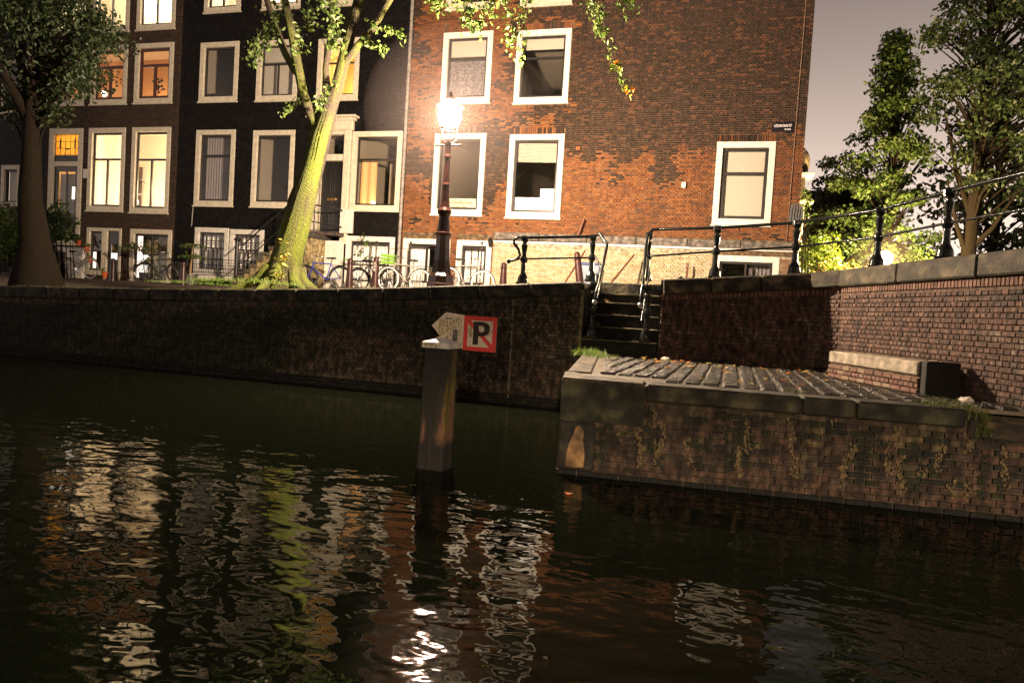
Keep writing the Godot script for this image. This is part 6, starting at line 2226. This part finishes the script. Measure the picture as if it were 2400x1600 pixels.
	vg.tube([Vector3(-11.0, 2.2, FZ + 0.5), Vector3(-11.3, 3.0, FZ + 0.45), Vector3(-11.9, 3.3, FZ + 0.4), Vector3(-11.6, 3.9, FZ + 0.4)], [0.012, 0.01, 0.007, 0.004], 5)
	put("stem", vg, M.bark_dark, vine)
	var vx := []
	var vc := []
	for q in [[-11.6, 3.85], [-11.5, 3.7], [-11.75, 3.3], [-12.2, 3.05], [-11.0, 3.1], [-10.85, 2.9], [-11.4, 3.2]]:
		clump(vx, vc, Vector3(q[0], q[1], FZ + 0.42), Vector3(0.14, 0.1, 0.06), 9, 0.11, g1)
	scatter("leaves", leaf_mesh(1.0, 0.7), M.leaf, vx, vc, vine).set_meta("kind", "stuff")
	# greenery right of the brick house
	cl = []
	for i in 26:
		cl.append([Vector3(rng.randf_range(1.75, 3.0), rng.randf_range(2.9, 4.5), rng.randf_range(-12.6, -11.0)), Vector3(0.32, 0.3, 0.3)])
	bush.call("corner_bush", "yellow green bush beside the brick house corner behind the railing", cl, 0.13, [lin(0.1, 0.17, 0.03), lin(0.16, 0.2, 0.04), lin(0.07, 0.12, 0.025)], 60)
	cl = []
	for i in 20:
		cl.append([Vector3(rng.randf_range(2.7, 4.4), rng.randf_range(2.8, 4.0), rng.randf_range(-14.6, -13.2)), Vector3(0.34, 0.3, 0.34)])
	bush.call("autumn_bush", "golden brown bush glowing behind the low lamp", cl, 0.12, [lin(0.24, 0.17, 0.03), lin(0.2, 0.2, 0.04), lin(0.3, 0.14, 0.03)], 60)
	cl = []
	for i in 30:
		cl.append([Vector3(rng.randf_range(5.2, 10.0), rng.randf_range(2.8, 3.9), rng.randf_range(-13.0, -11.0)), Vector3(0.5, 0.35, 0.4)])
	bush.call("dark_hedge", "low dark hedge under the trees at the right", cl, 0.14, [lin(0.03, 0.045, 0.02), lin(0.04, 0.055, 0.02)], 55)
	cl = [[Vector3(1.72, 5.15, FZ + 0.3), Vector3(0.14, 0.3, 0.14)], [Vector3(1.8, 4.8, FZ + 0.3), Vector3(0.16, 0.3, 0.14)], [Vector3(1.66, 5.45, FZ + 0.2), Vector3(0.1, 0.2, 0.1)]]
	bush.call("planter_plant", "green plant trailing from the grey corner planter", cl, 0.1, g1, 40)


func blade_mesh() -> ArrayMesh:
	var g := Geo.new()
	g.quad(Vector3(-0.035, 0, 0), Vector3(-0.022, 0.55, 0.06), Vector3(0.022, 0.55, 0.06), Vector3(0.035, 0, 0))
	g.tri(Vector3(-0.022, 0.55, 0.06), Vector3(0, 1, 0.22), Vector3(0.022, 0.55, 0.06))
	return g.mesh()


func grass(called: String, label: String, spots: Array, tones: Array) -> void:
	# spots: [centre, radius, count, height]
	var xf := []
	var cols := []
	for s in spots:
		for i in s[2]:
			var a := rng.randf_range(0, TAU)
			var q := sqrt(rng.randf())
			var p: Vector3 = s[0] + Vector3(cos(a) * s[1].x * q, rng.randf_range(-0.01, 0.0) + s[1].y * (1.0 - q), sin(a) * s[1].z * q)
			var b := Basis(Vector3.UP, rng.randf_range(0, TAU)) * Basis(Vector3.RIGHT, rng.randf_range(0.0, 0.8))
			xf.append(Transform3D(b.scaled(Vector3.ONE * s[3] * rng.randf_range(0.5, 1.2)), p))
			var c: Color = tones[rng.randi() % tones.size()]
			cols.append(c * rng.randf_range(0.7, 1.3))
	var o := scatter(called, blade_mesh(), M.blade, xf, cols)
	tag(o, label, "grass", "", "stuff")


func litter() -> void:
	var green := [lin(0.1, 0.2, 0.02), lin(0.14, 0.26, 0.03), lin(0.08, 0.14, 0.02), lin(0.2, 0.22, 0.05)]
	grass("grass", "bright grass tuft at the foot of the canal stairs", [[Vector3(-2.35, 1.05, 0.55), Vector3(0.3, 0.04, 0.25), 340, 0.14], [Vector3(-2.05, 1.05, 0.85), Vector3(0.3, 0.02, 0.2), 220, 0.09], [Vector3(-1.5, 1.05, 2.6), Vector3(0.1, 0.01, 0.1), 60, 0.06], [Vector3(-0.35, 1.04, 4.6), Vector3(0.2, 0.01, 0.08), 70, 0.05]], green)
	grass("moss_grass", "dark grass hanging over the end of the landing stage edge", [[Vector3(2.1, 1.03, 4.85), Vector3(0.3, 0.05, 0.2), 260, 0.11], [Vector3(2.33, 0.95, 5.0), Vector3(0.14, 0.06, 0.06), 160, 0.14], [Vector3(0.7, 1.05, 4.75), Vector3(0.12, 0.02, 0.1), 80, 0.07], [Vector3(2.4, 0.8, 5.06), Vector3(0.08, 0.16, 0.03), 120, 0.1]], [lin(0.07, 0.1, 0.02), lin(0.1, 0.12, 0.03), lin(0.14, 0.13, 0.04)])
	grass("root_grass", "green grass mound around the roots of the elm", [[Vector3(-10.6, 2.0, -1.2), Vector3(1.6, 0.1, 0.7), 1300, 0.1], [Vector3(-12.0, 1.92, -1.0), Vector3(1.2, 0.05, 0.5), 600, 0.08]], green)
	var edge := []
	for i in 26:
		var x := -17.5 + i * 0.45 + rng.randf_range(-0.15, 0.15)
		edge.append([Vector3(x, edge_y(x) - 0.005, -0.1 - rng.randf() * 0.3), Vector3(0.2, 0.01, 0.08), 40, 0.06])
	grass("edge_grass", "sparse grass growing along the top of the quay edge", edge, [lin(0.07, 0.1, 0.02), lin(0.1, 0.13, 0.03)])
	grass("stair_moss", "mossy tufts on the treads of the canal stairs", [[Vector3(-2.35, 2.02, -0.78), Vector3(0.1, 0.02, 0.04), 70, 0.07], [Vector3(-2.4, 1.56, -0.26), Vector3(0.08, 0.03, 0.05), 60, 0.09], [Vector3(-2.45, 2.2, -1.05), Vector3(0.12, 0.1, 0.06), 120, 0.1], [Vector3(-1.6, 1.33, 0.0), Vector3(0.12, 0.02, 0.03), 60, 0.05], [Vector3(-2.5, 1.33, 0.0), Vector3(0.1, 0.02, 0.03), 50, 0.06], [Vector3(-2.2, 1.8, -0.5), Vector3(0.35, 0.01, 0.04), 70, 0.04]], [lin(0.2, 0.2, 0.03), lin(0.12, 0.16, 0.03), lin(0.26, 0.12, 0.03)])
	# fallen leaves on the landing stage
	var xf := []
	var cols := []
	for i in 70:
		var x := rng.randf_range(-1.6, 1.6)
		var z := rng.randf_range(0.4, 1.6) if i < 45 else rng.randf_range(1.6, 4.4)
		xf.append(Transform3D((Basis(Vector3.UP, rng.randf_range(0, TAU)) * Basis(Vector3.RIGHT, -1.35 + rng.randf_range(-0.2, 0.25))).scaled(Vector3.ONE * rng.randf_range(0.06, 0.12)), Vector3(x, 1.072, z)))
		cols.append([lin(0.5, 0.2, 0.06), lin(0.42, 0.3, 0.12), lin(0.3, 0.12, 0.05), lin(0.55, 0.38, 0.2)][rng.randi() % 4])
	tag(scatter("fallen_leaves", leaf_mesh(1.0, 0.7), M.leaf, xf, cols), "orange fallen leaves scattered over the landing stage cobbles", "leaves", "", "stuff")
	var fl := scatter("floating_leaf", leaf_mesh(0.13, 0.09), M.leaf, [Transform3D(Basis(Vector3.RIGHT, -PI / 2), Vector3(-1.41, 0.012, 6.25))], [lin(0.6, 0.17, 0.02)])
	tag(fl, "single orange leaf floating below the landing stage corner", "leaf")
	for q in [[Vector3(-1.05, 1.09, 0.35), 0.4, "crumpled white paper on the landing stage below the bridge wall"], [Vector3(2.52, 1.07, 4.0), 1.2, "crumpled white paper at the right end of the landing stage"]]:
		var g := Geo.new()
		var b := Basis(Vector3.UP, q[1])
		for i in 7:
			g.cbox(Transform3D(b * Basis(rand_dir(), rng.randf_range(0, 2)), q[0] + rand_dir() * Vector3(0.05, 0.012, 0.03)), Vector3(0.07, 0.035, 0.05), 0.01)
		tag(put("paper_litter", g, M.litter_white), q[2], "litter", "scraps of paper")


# the row of houses on the near bank, behind the viewer: it closes the canal and darkens the low sky for the far side
func near_bank_houses() -> void:
	var tops := [18.5, 20.0, 17.5, 19.0, 18.0, 20.5, 18.8]
	var tints := ["leftmost", "second from the left", "third from the left", "middle", "third from the right", "second from the right", "rightmost"]
	for i in 7:
		var x0 := -34.0 + i * 9.5
		var t := thing("near_bank_house", "dark house behind the viewer, %s of the row on the near bank" % tints[i], "house", "near bank houses")
		var g := Geo.new()
		g.box(Vector3(x0, 1.6, 32.0), Vector3(x0 + 9.45, tops[i], 42.0), 0.02)
		put("wall", g, M.mortar_brown, t)
		var r := Geo.new()
		r.box(Vector3(x0 - 0.1, tops[i], 31.7), Vector3(x0 + 9.55, tops[i] + 0.4, 42.0), 0.03)
		put("cornice", r, M.cream_paint, t)
		for k in 15:
			var w := Geo.new()
			var p := Vector3(x0 + 1.2 + (k % 3) * 2.8, 3.0 + int(k / 3.0) * 3.1, 31.94)
			frame_boxes(w, p.x, p.y, p.x + 1.5, p.y + 2.3, 0.15, p.z + 0.06, p.z - 0.04)
			put("window", w, M.cream_paint, t)


# an unseen tree over the water behind the viewer, its crown shaped to block light: it keeps the near lamp's light off everything but the low walls
func unseen_shade_tree() -> void:
	var t := thing("unseen_shade_tree", "unseen drooping tree over the water behind the viewer, shaped to shade the near lamp", "tree", "near bank trees")
	var cl := []
	for i in 150:
		cl.append([Vector3(rng.randf_range(-5.5, 6.5), 3.75 + 5.0 * pow(rng.randf(), 1.6) + 0.25 * rng.randf(), rng.randf_range(18.6, 21.6)), Vector3(0.7, 0.3, 0.6), 1.0])
	crown_tree(t, Vector3(-3.0, 1.7, 24.8), 8.5, 0.3, Vector3(2.0, 0, -4.0), [[0.5, Vector3(3.5, 5.5, 20.5)], [0.45, Vector3(-4.5, 5.5, 20.5)]], cl, 70, 0.2, [lin(0.06, 0.1, 0.02), lin(0.08, 0.12, 0.03)], "bark_dark")


# added fog round the two lamps, standing in for their lens glow
func lens_glow_fog() -> void:
	var fm := FogMaterial.new()
	fm.density = 0.002
	fm.albedo = Color(1.0, 0.93, 0.93)
	for q in [[Vector3(-5.66, 5.56, -0.62), 3.4, "added fog standing in for lens glow round the street lamp on the quay"], [Vector3(4.36, 4.05, -12.0), 1.9, "added fog standing in for lens glow round the low lamp by the bridge"]]:
		var f := FogVolume.new()
		f.name = "lens_glow_fog"
		f.shape = RenderingServer.FOG_VOLUME_SHAPE_ELLIPSOID
		f.size = Vector3.ONE * q[1]
		f.material = fm
		f.position = q[0]
		add_child(f, true)
		tag(f, q[2], "mist", "added fog round the lamps", "stuff")


# lime and moss that has run down the face of the landing stage from the joints of the stone edge
func streaks(parent: Node, o: Vector3, u: Vector3, out: Vector3) -> void:
	for kind in 2:
		var g := Geo.new()
		var spots := []
		for w in 30:
			spots.append(0.5 + 4.6 * (rng.randf() if w % 3 else pow(rng.randf(), 1.8)))
		for x in spots:
			var n := int(90 * pow(rng.randf(), 2.2)) + 6
			var y := rng.randf_range(0.3, 0.86)
			var px: float = x
			for i in n:
				px += rng.randf_range(-0.012, 0.012)
				y -= rng.randf_range(0.0, 0.014)
				if y < 0.16:
					break
				var p := o + u * (px + rng.randf_range(-0.03, 0.03)) + Vector3.UP * y + out * 0.011
				var r := rng.randf_range(0.004, 0.016)
				var k := g.v.size()
				g.ball(Vector3.ZERO, Vector3(r, r * rng.randf_range(0.7, 1.9), 0.006), 4, 7, (lin(0.22, 0.16, 0.07) if kind == 0 else lin(0.024, 0.03, 0.01)) * rng.randf_range(0.6, 1.25))
				for w in range(k, g.v.size()):
					var q := g.v[w]
					g.v[w] = p + u * q.x + Vector3.UP * q.y + out * q.z
					var nn := g.n[w]
					g.n[w] = (u * nn.x + Vector3.UP * nn.y + out * nn.z).normalized()
		put("lime_crust" if kind == 0 else "moss", g, M.masonry, parent).set_meta("kind", "stuff")
